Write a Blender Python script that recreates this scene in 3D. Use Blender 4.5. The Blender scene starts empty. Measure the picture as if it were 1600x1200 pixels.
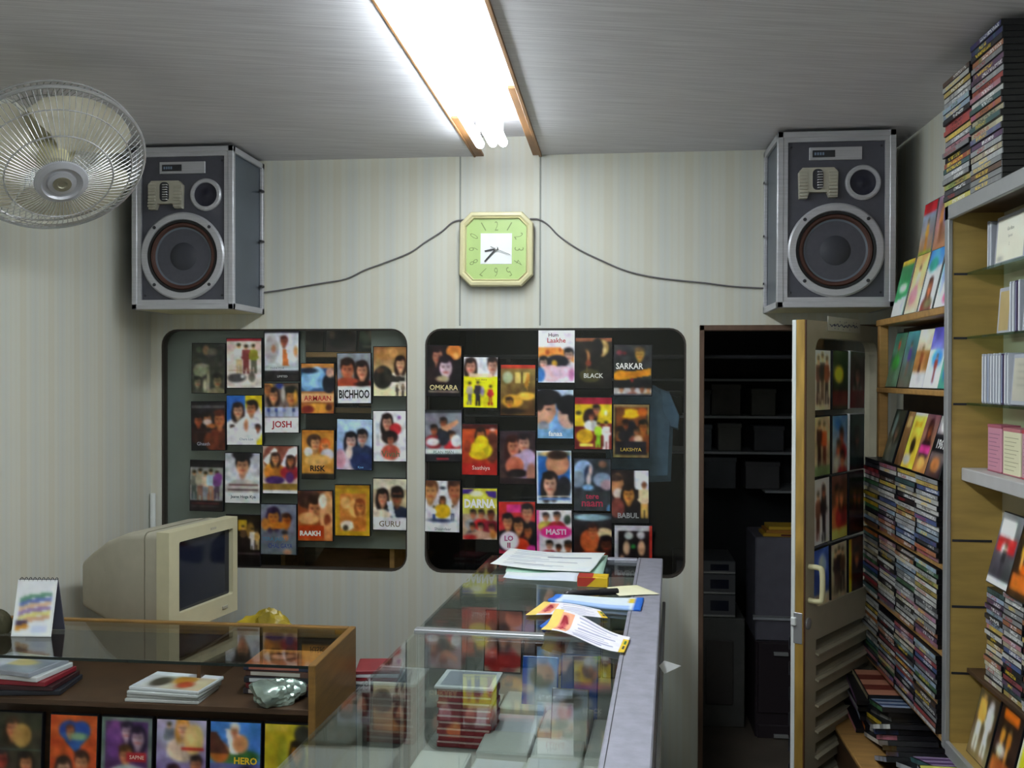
import bpy, bmesh, math, random
import numpy as np
from mathutils import Vector, Matrix

# ------------------------------------------------------------------ camera, light, exposure
SC = bpy.context.scene
COL = SC.collection
EYE = Vector((0.0, 0.0, 1.55))
F_PX, YAW, PITCH, ROLL = 1500.0, 0.108, 0.009, 0.0025
FWD = Vector((-math.sin(YAW) * math.cos(PITCH), math.cos(YAW) * math.cos(PITCH), -math.sin(PITCH)))
_r = Vector((math.cos(YAW), math.sin(YAW), 0)); _u = _r.cross(FWD)
RGT = _r * math.cos(ROLL) + _u * math.sin(ROLL)
UPV = _u * math.cos(ROLL) - _r * math.sin(ROLL)
cam_d = bpy.data.cameras.new('camera'); cam = bpy.data.objects.new('camera', cam_d); COL.objects.link(cam)
cam_d.sensor_width = 36.0; cam_d.lens = 36.0 * F_PX / 1600.0; cam_d.clip_start = 0.02
m = Matrix.Identity(4)
for i in range(3):
    m[i][0] = RGT[i]; m[i][1] = UPV[i]; m[i][2] = -FWD[i]; m[i][3] = EYE[i]
cam.matrix_world = m
SC.camera = cam
W = bpy.data.worlds.new('world'); SC.world = W; W.use_nodes = True
W.node_tree.nodes['Background'].inputs[0].default_value = (0.75, 0.85, 1.0, 1)
W.node_tree.nodes['Background'].inputs[1].default_value = 0.03
SC.view_settings.view_transform = 'Standard'; SC.view_settings.look = 'None'
SC.view_settings.gamma = 1.0; SC.view_settings.use_curve_mapping = False
SC.view_settings.exposure = 0.25
TUBE_POWER = 26.0

# ------------------------------------------------------------------ survey: where a line of sight meets a real plane of the room
def ray(px, py): return (FWD + RGT * ((px - 800) / F_PX) - UPV * ((py - 600) / F_PX))
def at_y(px, py, Y): d = ray(px, py); return EYE + d * ((Y - EYE.y) / d.y)
def at_x(px, py, X): d = ray(px, py); return EYE + d * ((X - EYE.x) / d.x)
def at_z(px, py, Z): d = ray(px, py); return EYE + d * ((Z - EYE.z) / d.z)
def at_pl(px, py, p, n): d = ray(px, py); return EYE + d * ((Vector(p) - EYE).dot(n) / d.dot(n))

YB = 3.55                                   # back wall face
XR = 0.995                                  # right wall
XL = at_y(236, 700, YB).x                   # left wall
ZC = at_y(800, 243, YB).z                   # ceiling

# ------------------------------------------------------------------ materials
MATS = {}
def lin(c):
    if isinstance(c, str):
        if len(c) == 3: c = [int(k, 16) / 15 for k in c]
        else: c = [int(c[k:k + 2], 16) / 255 for k in (0, 2, 4)]
    return tuple((x / 12.92 if x <= 0.04045 else ((x + 0.055) / 1.055) ** 2.4) for x in c)
def srgb(c):
    if isinstance(c, str):
        if len(c) == 3: return np.array([int(k, 16) / 15 for k in c])
        return np.array([int(c[k:k + 2], 16) / 255 for k in (0, 2, 4)])
    return np.array(c)
def new_mat(name):
    mt = bpy.data.materials.new(name); mt.use_nodes = True
    nt = mt.node_tree; b = nt.nodes['Principled BSDF']; MATS[name] = mt
    return mt, nt, b
def mat(name, col, rough=0.5, metal=0.0, noise=0.0, scale=20.0, stretch=None, bump=0.0, spec=None, alpha=None):
    if name in MATS: return MATS[name]
    mt, nt, b = new_mat(name)
    c = lin(col)
    b.inputs['Roughness'].default_value = rough; b.inputs['Metallic'].default_value = metal
    if spec is not None: b.inputs['Specular IOR Level'].default_value = spec
    if alpha is not None: b.inputs['Alpha'].default_value = alpha
    tc = nt.nodes.new('ShaderNodeTexCoord'); mp = nt.nodes.new('ShaderNodeMapping')
    mp.inputs['Scale'].default_value = stretch or (1, 1, 1)
    nt.links.new(tc.outputs['Object'], mp.inputs['Vector'])
    nz = nt.nodes.new('ShaderNodeTexNoise'); nz.inputs['Scale'].default_value = scale; nz.inputs['Detail'].default_value = 5
    nt.links.new(mp.outputs['Vector'], nz.inputs['Vector'])
    mx = nt.nodes.new('ShaderNodeMix'); mx.data_type = 'RGBA'
    k = max(noise, 0.02)
    mx.inputs[6].default_value = (*[x * (1 - k) for x in c], 1)
    mx.inputs[7].default_value = (*[min(1, x * (1 + k)) for x in c], 1)
    rm = nt.nodes.new('ShaderNodeMapRange'); rm.inputs[1].default_value = 0.3; rm.inputs[2].default_value = 0.7
    nt.links.new(nz.outputs['Fac'], rm.inputs[0]); nt.links.new(rm.outputs[0], mx.inputs[0])
    nt.links.new(mx.outputs[2], b.inputs['Base Color'])
    if bump:
        bp = nt.nodes.new('ShaderNodeBump'); bp.inputs['Strength'].default_value = bump; bp.inputs['Distance'].default_value = 0.002
        nt.links.new(nz.outputs['Fac'], bp.inputs['Height']); nt.links.new(bp.outputs[0], b.inputs['Normal'])
    return mt
def glass_mat(name, tint=(0.93, 0.97, 0.95), ior=1.5, rough=0.0):
    mt = bpy.data.materials.new(name); mt.use_nodes = True; nt = mt.node_tree; nt.nodes.clear(); MATS[name] = mt
    o = nt.nodes.new('ShaderNodeOutputMaterial'); mx = nt.nodes.new('ShaderNodeMixShader')
    t = nt.nodes.new('ShaderNodeBsdfTransparent'); t.inputs[0].default_value = (*tint, 1)
    g = nt.nodes.new('ShaderNodeBsdfGlossy'); g.inputs['Roughness'].default_value = rough
    f = nt.nodes.new('ShaderNodeFresnel')
    ge = nt.nodes.new('ShaderNodeNewGeometry'); ir = nt.nodes.new('ShaderNodeMapRange')     # same reflection entering and leaving the pane
    ir.inputs[3].default_value = ior; ir.inputs[4].default_value = 1.0 / ior
    nt.links.new(ge.outputs['Backfacing'], ir.inputs[0]); nt.links.new(ir.outputs[0], f.inputs[0])
    # the smudges of hands and dust make the reflection uneven
    tc = nt.nodes.new('ShaderNodeTexCoord'); nz = nt.nodes.new('ShaderNodeTexNoise'); nz.inputs['Scale'].default_value = 9
    nt.links.new(tc.outputs['Object'], nz.inputs['Vector'])
    rr = nt.nodes.new('ShaderNodeMapRange'); rr.inputs[1].default_value = 0.3; rr.inputs[2].default_value = 0.8
    rr.inputs[3].default_value = rough; rr.inputs[4].default_value = rough + 0.03
    nt.links.new(nz.outputs['Fac'], rr.inputs[0]); nt.links.new(rr.outputs[0], g.inputs['Roughness'])
    nt.links.new(f.outputs[0], mx.inputs[0]); nt.links.new(t.outputs[0], mx.inputs[1]); nt.links.new(g.outputs[0], mx.inputs[2])
    nt.links.new(mx.outputs[0], o.inputs['Surface'])
    return mt
def wallpaper(name, axis, base, stripe, warm):
    mt, nt, b = new_mat(name); b.inputs['Roughness'].default_value = 0.6
    L = nt.links.new
    tc = nt.nodes.new('ShaderNodeTexCoord'); sp = nt.nodes.new('ShaderNodeSeparateXYZ'); L(tc.outputs['Object'], sp.inputs[0])
    def wave(period, phase, lo, hi):
        a = nt.nodes.new('ShaderNodeMath'); a.operation = 'MULTIPLY_ADD'; a.inputs[1].default_value = 2 * math.pi / period; a.inputs[2].default_value = phase
        L(sp.outputs[axis], a.inputs[0])
        s = nt.nodes.new('ShaderNodeMath'); s.operation = 'SINE'; L(a.outputs[0], s.inputs[0])
        r = nt.nodes.new('ShaderNodeMapRange'); r.inputs[1].default_value = lo; r.inputs[2].default_value = hi; L(s.outputs[0], r.inputs[0])
        return r.outputs[0]
    w1 = wave(0.146, 0.4, 0.45, 0.95); w2 = wave(0.02434, 0.0, 0.0, 0.9); w3 = wave(0.146, 2.9, 0.7, 0.95)
    mp = nt.nodes.new('ShaderNodeMapping'); mp.inputs['Scale'].default_value = (60, 60, 18) ; L(tc.outputs['Object'], mp.inputs[0])
    nz = nt.nodes.new('ShaderNodeTexNoise'); nz.inputs['Scale'].default_value = 1.0; nz.inputs['Detail'].default_value = 3; L(mp.outputs[0], nz.inputs['Vector'])
    nb = nt.nodes.new('ShaderNodeTexNoise'); nb.inputs['Scale'].default_value = 2.2; nb.inputs['Detail'].default_value = 4; L(tc.outputs['Object'], nb.inputs['Vector'])
    def mix(f, c1, c2, k=1.0):
        n = nt.nodes.new('ShaderNodeMix'); n.data_type = 'RGBA'
        q = nt.nodes.new('ShaderNodeMath'); q.operation = 'MULTIPLY'; q.inputs[1].default_value = k; L(f, q.inputs[0]); L(q.outputs[0], n.inputs[0])
        for i, c in ((6, c1), (7, c2)):
            if isinstance(c, tuple): n.inputs[i].default_value = (*c, 1)
            else: L(c, n.inputs[i])
        return n.outputs[2]
    c = mix(w1, lin(base), lin(stripe), 0.42)
    c = mix(w2, c, lin(warm), 0.24)
    c = mix(w3, c, lin(warm), 0.4)
    c = mix(nz.outputs['Fac'], c, lin(stripe), 0.3)
    c = mix(nb.outputs['Fac'], c, lin(warm), 0.25)
    L(c, b.inputs['Base Color'])
    return mt
def ceiling_mat():
    mt, nt, b = new_mat('ceiling_panel'); L = nt.links.new
    b.inputs['Roughness'].default_value = 0.55
    tc = nt.nodes.new('ShaderNodeTexCoord'); mp = nt.nodes.new('ShaderNodeMapping')
    mp.inputs['Scale'].default_value = (3, 90, 1)
    mr = nt.nodes.new('ShaderNodeMapping'); mr.inputs['Rotation'].default_value = (0, 0, math.radians(-14))
    L(tc.outputs['Object'], mr.inputs[0]); L(mr.outputs[0], mp.inputs[0])
    nz = nt.nodes.new('ShaderNodeTexNoise'); nz.inputs['Scale'].default_value = 1.6; nz.inputs['Detail'].default_value = 4; L(mp.outputs[0], nz.inputs['Vector'])
    cr = nt.nodes.new('ShaderNodeValToRGB'); cr.color_ramp.elements[0].position = 0.35; cr.color_ramp.elements[1].position = 0.65
    cr.color_ramp.elements[0].color = (*lin('cbc8cf'), 1); cr.color_ramp.elements[1].color = (*lin('e0dee4'), 1)
    L(nz.outputs['Fac'], cr.inputs[0]); L(cr.outputs[0], b.inputs['Base Color'])
    return mt
def print_mat(name='printed_sheet', rough=0.3):
    mt, nt, b = new_mat(name); b.inputs['Roughness'].default_value = rough
    a = nt.nodes.new('ShaderNodeAttribute'); a.attribute_name = 'Col'
    nt.links.new(a.outputs['Color'], b.inputs['Base Color'])
    return mt
def spine_mat(name, axis=1, length=0.19, rough=0.3):
    """object colour with a title and small print along the spine, different on each case"""
    mt, nt, b = new_mat(name); L = nt.links.new; b.inputs['Roughness'].default_value = rough
    oi = nt.nodes.new('ShaderNodeObjectInfo'); tc = nt.nodes.new('ShaderNodeTexCoord')
    sp = nt.nodes.new('ShaderNodeSeparateXYZ'); L(tc.outputs['Object'], sp.inputs[0])
    def M(op, a, bb=None, c=None):
        n = nt.nodes.new('ShaderNodeMath'); n.operation = op
        for i, v in enumerate((a, bb, c)):
            if v is None: continue
            if isinstance(v, (int, float)): n.inputs[i].default_value = v
            else: L(v, n.inputs[i])
        return n.outputs[0]
    y = sp.outputs[axis]; z = sp.outputs[2]
    off = M('MULTIPLY', oi.outputs['Random'], 37.0)
    cx = nt.nodes.new('ShaderNodeCombineXYZ'); L(M('MULTIPLY', y, 230.0), cx.inputs[0]); L(M('MULTIPLY', z, 260.0), cx.inputs[1]); L(off, cx.inputs[2])
    nz = nt.nodes.new('ShaderNodeTexNoise'); nz.inputs['Scale'].default_value = 1.0; nz.inputs['Detail'].default_value = 2; L(cx.outputs[0], nz.inputs['Vector'])
    glyph = M('GREATER_THAN', nz.outputs['Fac'], 0.5)
    # title window: somewhere along the spine, its width and place differ from case to case
    r2 = M('FRACT', M('MULTIPLY', oi.outputs['Random'], 7.31)); r3 = M('FRACT', M('MULTIPLY', oi.outputs['Random'], 13.7))
    cen = M('MULTIPLY', M('SUBTRACT', r2, 0.5), length * 0.4)
    inw = M('LESS_THAN', M('ABSOLUTE', M('SUBTRACT', y, cen)), M('MULTIPLY_ADD', r3, length * 0.2, length * 0.12))
    inz = M('LESS_THAN', M('ABSOLUTE', z), 0.0042)
    tmask = M('MULTIPLY', M('MULTIPLY', inw, inz), glyph)
    # colour blocks
    cb = nt.nodes.new('ShaderNodeCombineXYZ'); L(M('MULTIPLY', y, 34.0), cb.inputs[0]); L(off, cb.inputs[2])
    vb = nt.nodes.new('ShaderNodeTexNoise'); vb.inputs['Scale'].default_value = 1.0; vb.inputs['Detail'].default_value = 1; L(cb.outputs[0], vb.inputs['Vector'])
    bl = M('GREATER_THAN', vb.outputs['Fac'], 0.56)
    mx = nt.nodes.new('ShaderNodeMix'); mx.data_type = 'RGBA'
    hs = nt.nodes.new('ShaderNodeHueSaturation'); L(oi.outputs['Color'], hs.inputs['Color']); hs.inputs['Saturation'].default_value = 0.9
    L(M('MULTIPLY_ADD', r3, 0.3, 0.35), hs.inputs['Hue']); L(M('MULTIPLY_ADD', r2, 0.9, 0.45), hs.inputs['Value'])
    L(M('MULTIPLY', bl, 0.75), mx.inputs[0]); L(oi.outputs['Color'], mx.inputs[6]); L(hs.outputs[0], mx.inputs[7])
    tcn = nt.nodes.new('ShaderNodeValToRGB'); tcn.color_ramp.interpolation = 'CONSTANT'
    els = tcn.color_ramp.elements
    els[0].color = (*lin('eee'), 1); els[1].position = 0.45; els[1].color = (*lin('111'), 1)
    e = els.new(0.65); e.color = (*lin('ec3'), 1); e = els.new(0.85); e.color = (*lin('a22'), 1)
    L(r2, tcn.inputs[0])
    m2 = nt.nodes.new('ShaderNodeMix'); m2.data_type = 'RGBA'
    L(M('MULTIPLY', tmask, 0.85), m2.inputs[0]); L(mx.outputs[2], m2.inputs[6]); L(tcn.outputs[0], m2.inputs[7])
    L(m2.outputs[2], b.inputs['Base Color'])
    return mt
def lamp_mat():
    mt = bpy.data.materials.new('lit_tube'); mt.use_nodes = True; nt = mt.node_tree; nt.nodes.clear(); MATS['lit_tube'] = mt
    o = nt.nodes.new('ShaderNodeOutputMaterial'); e = nt.nodes.new('ShaderNodeEmission')
    e.inputs[0].default_value = (0.90, 0.985, 1.0, 1); e.inputs[1].default_value = TUBE_POWER
    nt.links.new(e.outputs[0], o.inputs[0]); return mt

wp_back = wallpaper('striped_wallpaper', 0, 'cdcdc2', 'b8bfc2', 'c6bda4')
wp_side = wallpaper('striped_wallpaper_side', 1, 'cdcdc2', 'bcc2c2', 'c6bda4')
M_CEIL = ceiling_mat()
M_PRINT = print_mat()
M_PAPER = print_mat('printed_paper', 0.7)
M_SPINE = spine_mat('case_spine')
M_SPINE_S = spine_mat('small_case_spine', 1, 0.105)
M_TUBE = lamp_mat()
M_BLACK = mat('black_plastic', '15151a', 0.3)
M_GREYP = mat('grey_baffle', '484852', 0.55, noise=0.08, scale=60)
M_ALU = mat('brushed_aluminium', 'b4b4ba', 0.35, 0.3, noise=0.1, scale=8, stretch=(1, 1, 30))
M_ALUL = mat('counter_aluminium', 'a6a6b4', 0.45, 0.3, noise=0.12, scale=30)
M_CHROME = mat('chrome', 'c4c4c6', 0.25, 0.6)
M_WOOD = mat('pale_plywood', 'b09352', 0.45, noise=0.16, scale=6, stretch=(1, 1, 6), bump=0.1)
M_WOODO = mat('orange_wood', '83602f', 0.4, noise=0.22, scale=7, stretch=(1.5, 1, 8), bump=0.1)
M_WOODD = mat('dark_wood', '4a3524', 0.45, noise=0.3, scale=9, stretch=(1, 1, 6))
M_WOODS = mat('shelf_wood', 'a8804a', 0.45, noise=0.2, scale=8, stretch=(1, 6, 6))
M_GLASS = glass_mat('counter_glass', (0.92, 0.955, 0.945), 1.62)
M_WGLASS = glass_mat('window_glass', (0.97, 0.98, 0.975), 1.45)
M_SGLASS = glass_mat('shelf_glass', (0.72, 0.86, 0.80))
M_JEWEL = glass_mat('clear_case', (0.9, 0.92, 0.93), 1.4, 0.1)
M_CREAM = mat('cream_plastic', 'd2cba2', 0.4, noise=0.04)
M_HORN = mat('horn_grey', 'a8a496', 0.45, noise=0.05)
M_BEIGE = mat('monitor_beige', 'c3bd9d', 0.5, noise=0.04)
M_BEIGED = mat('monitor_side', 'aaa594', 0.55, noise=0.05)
M_SCREEN = mat('dark_screen', '1c2030', 0.12)
M_GREEN = mat('clock_green', 'abc67a', 0.4, noise=0.03)
M_WHITE = mat('white_paint', 'dcdfdd', 0.5)
M_WHITEP = mat('white_paper', 'eef0f2', 0.7)
M_DARK = mat('dark_metal', '2a2a30', 0.5, noise=0.1)
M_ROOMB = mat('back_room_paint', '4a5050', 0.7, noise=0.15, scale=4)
M_RUBBER = mat('black_rubber', '111114', 0.6)
M_DOOR = mat('door_laminate', 'a79f8a', 0.45, noise=0.06, scale=14)
M_FLOOR = mat('floor_tile', '5a5148', 0.4, noise=0.2, scale=5)

# ------------------------------------------------------------------ mesh builder
class MB:
    def __init__(s): s.v = []; s.f = []; s.mi = []
    def add(s, vs, fs, mi=0):
        o = len(s.v); s.v += [tuple(p) for p in vs]
        for f in fs: s.f.append([i + o for i in f]); s.mi.append(mi)
        return s
    def box(s, a, b, mi=0, M=None):
        x0, y0, z0 = a; x1, y1, z1 = b
        vs = [Vector(p) for p in ((x0,y0,z0),(x1,y0,z0),(x1,y1,z0),(x0,y1,z0),(x0,y0,z1),(x1,y0,z1),(x1,y1,z1),(x0,y1,z1))]
        if M is not None: vs = [M @ p for p in vs]
        return s.add(vs, [(3,2,1,0),(4,5,6,7),(0,1,5,4),(1,2,6,5),(2,3,7,6),(3,0,4,7)], mi)
    def cbox(s, a, b, c=0.002, mi=0, M=None):
        """box with chamfered edges"""
        a = Vector(a); b = Vector(b); ce = (a + b) / 2; h = (b - a) / 2; c = min(c, min(h) * 0.9)
        vs = []; ids = {}
        for sx in (-1, 1):
            for sy in (-1, 1):
                for sz in (-1, 1):
                    for ax in range(3):
                        p = Vector((sx * (h.x - c), sy * (h.y - c), sz * (h.z - c)))
                        p[ax] = (sx, sy, sz)[ax] * h[ax]
                        ids[(sx, sy, sz, ax)] = len(vs); q = p + ce
                        vs.append(M @ q if M is not None else q)
        fs = []
        for ax in range(3):
            o = [i for i in range(3) if i != ax]
            for sg in (-1, 1):
                loop = []
                for (p, q) in ((-1, -1), (1, -1), (1, 1), (-1, 1)):
                    k = [0, 0, 0]; k[ax] = sg; k[o[0]] = p; k[o[1]] = q; loop.append(ids[(*k, ax)])
                flip = (sg > 0) == (ax == 1)
                fs.append(loop[::-1] if flip else loop)
        for ax in range(3):
            o = [i for i in range(3) if i != ax]
            for p in (-1, 1):
                for q in (-1, 1):
                    k0 = [0, 0, 0]; k0[o[0]] = p; k0[o[1]] = q; k1 = list(k0); k0[ax] = -1; k1[ax] = 1
                    fs.append([ids[(*k0, o[0])], ids[(*k1, o[0])], ids[(*k1, o[1])], ids[(*k0, o[1])]])
        for sx in (-1, 1):
            for sy in (-1, 1):
                for sz in (-1, 1): fs.append([ids[(sx, sy, sz, 0)], ids[(sx, sy, sz, 1)], ids[(sx, sy, sz, 2)]])
        return s.add(vs, fs, mi)
    def tube(s, pts, r, n=8, mi=0, caps=True):
        pts = [Vector(p) for p in pts]; rs = r if isinstance(r, (list, tuple)) else [r] * len(pts)
        vs = []; prev = None
        for i, p in enumerate(pts):
            t = (pts[min(i + 1, len(pts) - 1)] - pts[max(i - 1, 0)]).normalized()
            if prev is None:
                a = Vector((0, 0, 1)) if abs(t.z) < 0.9 else Vector((1, 0, 0)); e = t.cross(a).normalized()
            else: e = (prev - t * prev.dot(t)).normalized()
            prev = e; g = t.cross(e)
            for k in range(n):
                an = 2 * math.pi * k / n; vs.append(p + (e * math.cos(an) + g * math.sin(an)) * rs[i])
        fs = []
        for i in range(len(pts) - 1):
            for k in range(n): fs.append((i*n+k, i*n+(k+1)%n, (i+1)*n+(k+1)%n, (i+1)*n+k))
        if caps: fs.append(tuple(range(n))[::-1]); fs.append(tuple((len(pts)-1)*n + k for k in range(n)))
        return s.add(vs, fs, mi)
    def ring(s, c, n, R, r, seg=48, k=6, mi=0, M=None):
        c = Vector(c); n = Vector(n).normalized(); a = Vector((0, 0, 1)) if abs(n.z) < 0.9 else Vector((1, 0, 0))
        e = n.cross(a).normalized(); g = n.cross(e); vs = []; fs = []
        for i in range(seg):
            an = 2 * math.pi * i / seg; d = e * math.cos(an) + g * math.sin(an)
            for j in range(k):
                b = 2 * math.pi * j / k; vs.append(c + d * (R + r * math.cos(b)) + n * (r * math.sin(b)))
        for i in range(seg):
            for j in range(k): fs.append((i*k+j, ((i+1)%seg)*k+j, ((i+1)%seg)*k+(j+1)%k, i*k+(j+1)%k))
        return s.add(vs, fs, mi)
    def lathe(s, prof, c=(0,0,0), n=(0,-1,0), seg=40, mi=0):
        """profile (radius, height along n)"""
        c = Vector(c); n = Vector(n).normalized(); a = Vector((0, 0, 1)) if abs(n.z) < 0.9 else Vector((1, 0, 0))
        e = n.cross(a).normalized(); g = n.cross(e); vs = []; fs = []
        for (r, h) in prof:
            for i in range(seg):
                an = 2 * math.pi * i / seg; vs.append(c + (e * math.cos(an) + g * math.sin(an)) * max(r, 1e-5) + n * h)
        for j in range(len(prof) - 1):
            for i in range(seg): fs.append((j*seg+i, j*seg+(i+1)%seg, (j+1)*seg+(i+1)%seg, (j+1)*seg+i))
        return s.add(vs, fs, mi)
    def prism(s, poly, y0, y1, mi=0, M=None, plane='xz'):
        """polygon in the xz plane pushed from y0 to y1"""
        n = len(poly)
        def P(p, y): return Vector((p[0], y, p[1])) if plane == 'xz' else (Vector((y, p[0], p[1])) if plane == 'yz' else Vector((p[0], p[1], y)))
        vs = [P(p, y0) for p in poly] + [P(p, y1) for p in poly]
        if M is not None: vs = [M @ v for v in vs]
        fs = [tuple(range(n)), tuple(range(2*n-1, n-1, -1))] + [(i, i+n, (i+1)%n+n, (i+1)%n) for i in range(n)]
        return s.add(vs, fs, mi)
    def plate(s, outer, holes, y0, y1, mi=0, M=None):
        """flat plate in the xz plane with holes, real thickness"""
        bm = bmesh.new(); loops = []
        for lp in [outer] + holes:
            vv = [bm.verts.new((p[0], 0, p[1])) for p in lp]; loops.append(vv)
            for i in range(len(vv)): bm.edges.new((vv[i], vv[(i + 1) % len(vv)]))
        bmesh.ops.triangle_fill(bm, use_beauty=True, edges=bm.edges[:])
        bm.verts.index_update(); base = [(v.co.x, v.co.z) for v in bm.verts]
        tris = [[v.index for v in f.verts] for f in bm.faces]; lid = [[v.index for v in l] for l in loops]; bm.free()
        n = len(base)
        vs = [Vector((p[0], y0, p[1])) for p in base] + [Vector((p[0], y1, p[1])) for p in base]
        if M is not None: vs = [M @ v for v in vs]
        fs = [tuple(t) for t in tris] + [tuple(i + n for i in t[::-1]) for t in tris]
        for l in lid:
            for i in range(len(l)): a, b = l[i], l[(i+1) % len(l)]; fs.append((a, b, b + n, a + n))
        return s.add(vs, fs, mi)
    def mesh(s, name, mats, smooth=False):
        me = bpy.data.meshes.new(name); me.from_pydata(s.v, [], s.f)
        for mt in (mats if isinstance(mats, (list, tuple)) else [mats]): me.materials.append(mt)
        me.polygons.foreach_set('material_index', s.mi)
        bm = bmesh.new(); bm.from_mesh(me); bmesh.ops.recalc_face_normals(bm, faces=bm.faces[:]); bm.to_mesh(me); bm.free()
        if smooth:
            me.polygons.foreach_set('use_smooth', [True] * len(me.polygons))
            me.set_sharp_from_angle(angle=math.radians(38))
        me.update(); return me
def link(name, me, parent=None, local=False):
    o = bpy.data.objects.new(name, me); COL.objects.link(o)
    if parent is not None:
        o.parent = parent
        if not local and parent.get('_root'): o.matrix_parent_inverse = parent.matrix_basis.inverted()
    return o
def part(name, mb, mt, parent=None, smooth=False, local=False, label=None):
    o = link(name, mb.mesh(name, mt, smooth), parent, local)
    if label: o['label'] = label
    return o
ROOTS = []
def thing(name, label, cat, loc=(0, 0, 0), rz=0.0, group=None, M=None):
    o = bpy.data.objects.new(name, None); COL.objects.link(o); o.empty_display_size = 0.05
    if M is not None: o.matrix_basis = M
    else: o.matrix_basis = Matrix.Translation(Vector(loc)) @ Matrix.Rotation(rz, 4, 'Z')
    o['label'] = label; o['category'] = cat; o['_root'] = 1; ROOTS.append(o)
    if group: o['group'] = group
    return o
def tag(o, label, cat, group=None):
    o['label'] = label; o['category'] = cat
    if group: o['group'] = group
    return o
def struct(name, mb, mt, smooth=False, label=None):
    o = part(name, mb, mt, None, smooth); o['kind'] = 'structure'
    if label: o['label'] = label
    return o
def rrect(x0, z0, x1, z1, r, n=7):
    pts = []
    for cx, cz, a0 in ((x1 - r, z0 + r, -90), (x1 - r, z1 - r, 0), (x0 + r, z1 - r, 90), (x0 + r, z0 + r, 180)):
        for i in range(n):
            a = math.radians(a0 + 90 * i / (n - 1)); pts.append((cx + r * math.cos(a), cz + r * math.sin(a)))
    return pts
def text_geo(txt, h, maxw=None, bold=0.0):
    """flat lettering in the local xz plane, centred; returns verts, faces"""
    cu = bpy.data.curves.new('lettering', 'FONT'); cu.body = txt; cu.align_x = 'CENTER'; cu.align_y = 'CENTER'; cu.size = 1.0
    cu.resolution_u = 2; cu.offset = bold
    ob = bpy.data.objects.new('lettering', cu); me = bpy.data.meshes.new_from_object(ob)
    vs = np.array([v.co[:] for v in me.vertices]) if len(me.vertices) else np.zeros((0, 3)); fs = [list(p.vertices) for p in me.polygons]
    bpy.data.objects.remove(ob); bpy.data.curves.remove(cu); bpy.data.meshes.remove(me)
    if not len(vs): return [], []
    lo, hi = vs.min(0), vs.max(0); ce = (lo + hi) / 2; s = h / max(hi[1] - lo[1], 1e-4); sx = s
    if maxw and (hi[0] - lo[0]) * s > maxw: sx = maxw / (hi[0] - lo[0])
    return [((v[0] - ce[0]) * sx, 0.0, (v[1] - ce[1]) * s) for v in vs], fs
def add_text(mb, txt, h, c, maxw=None, rot=0.0, bold=0.0, M=None, mi=0):
    vs, fs = text_geo(txt, h, maxw, bold); R = Matrix.Rotation(rot, 3, 'Y'); c = Vector(c)
    out = [R @ Vector(v) + c for v in vs]
    if M is not None: out = [M @ v for v in out]
    mb.add(out, fs, mi)
def ordinal(n): return ('first second third fourth fifth sixth seventh eighth ninth tenth eleventh twelfth thirteenth fourteenth fifteenth sixteenth seventeenth eighteenth nineteenth twentieth').split()[n - 1] if n <= 20 else ['twenty-first','twenty-second','twenty-third','twenty-fourth','twenty-fifth','twenty-sixth','twenty-seventh','twenty-eighth'][n - 21]

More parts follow.
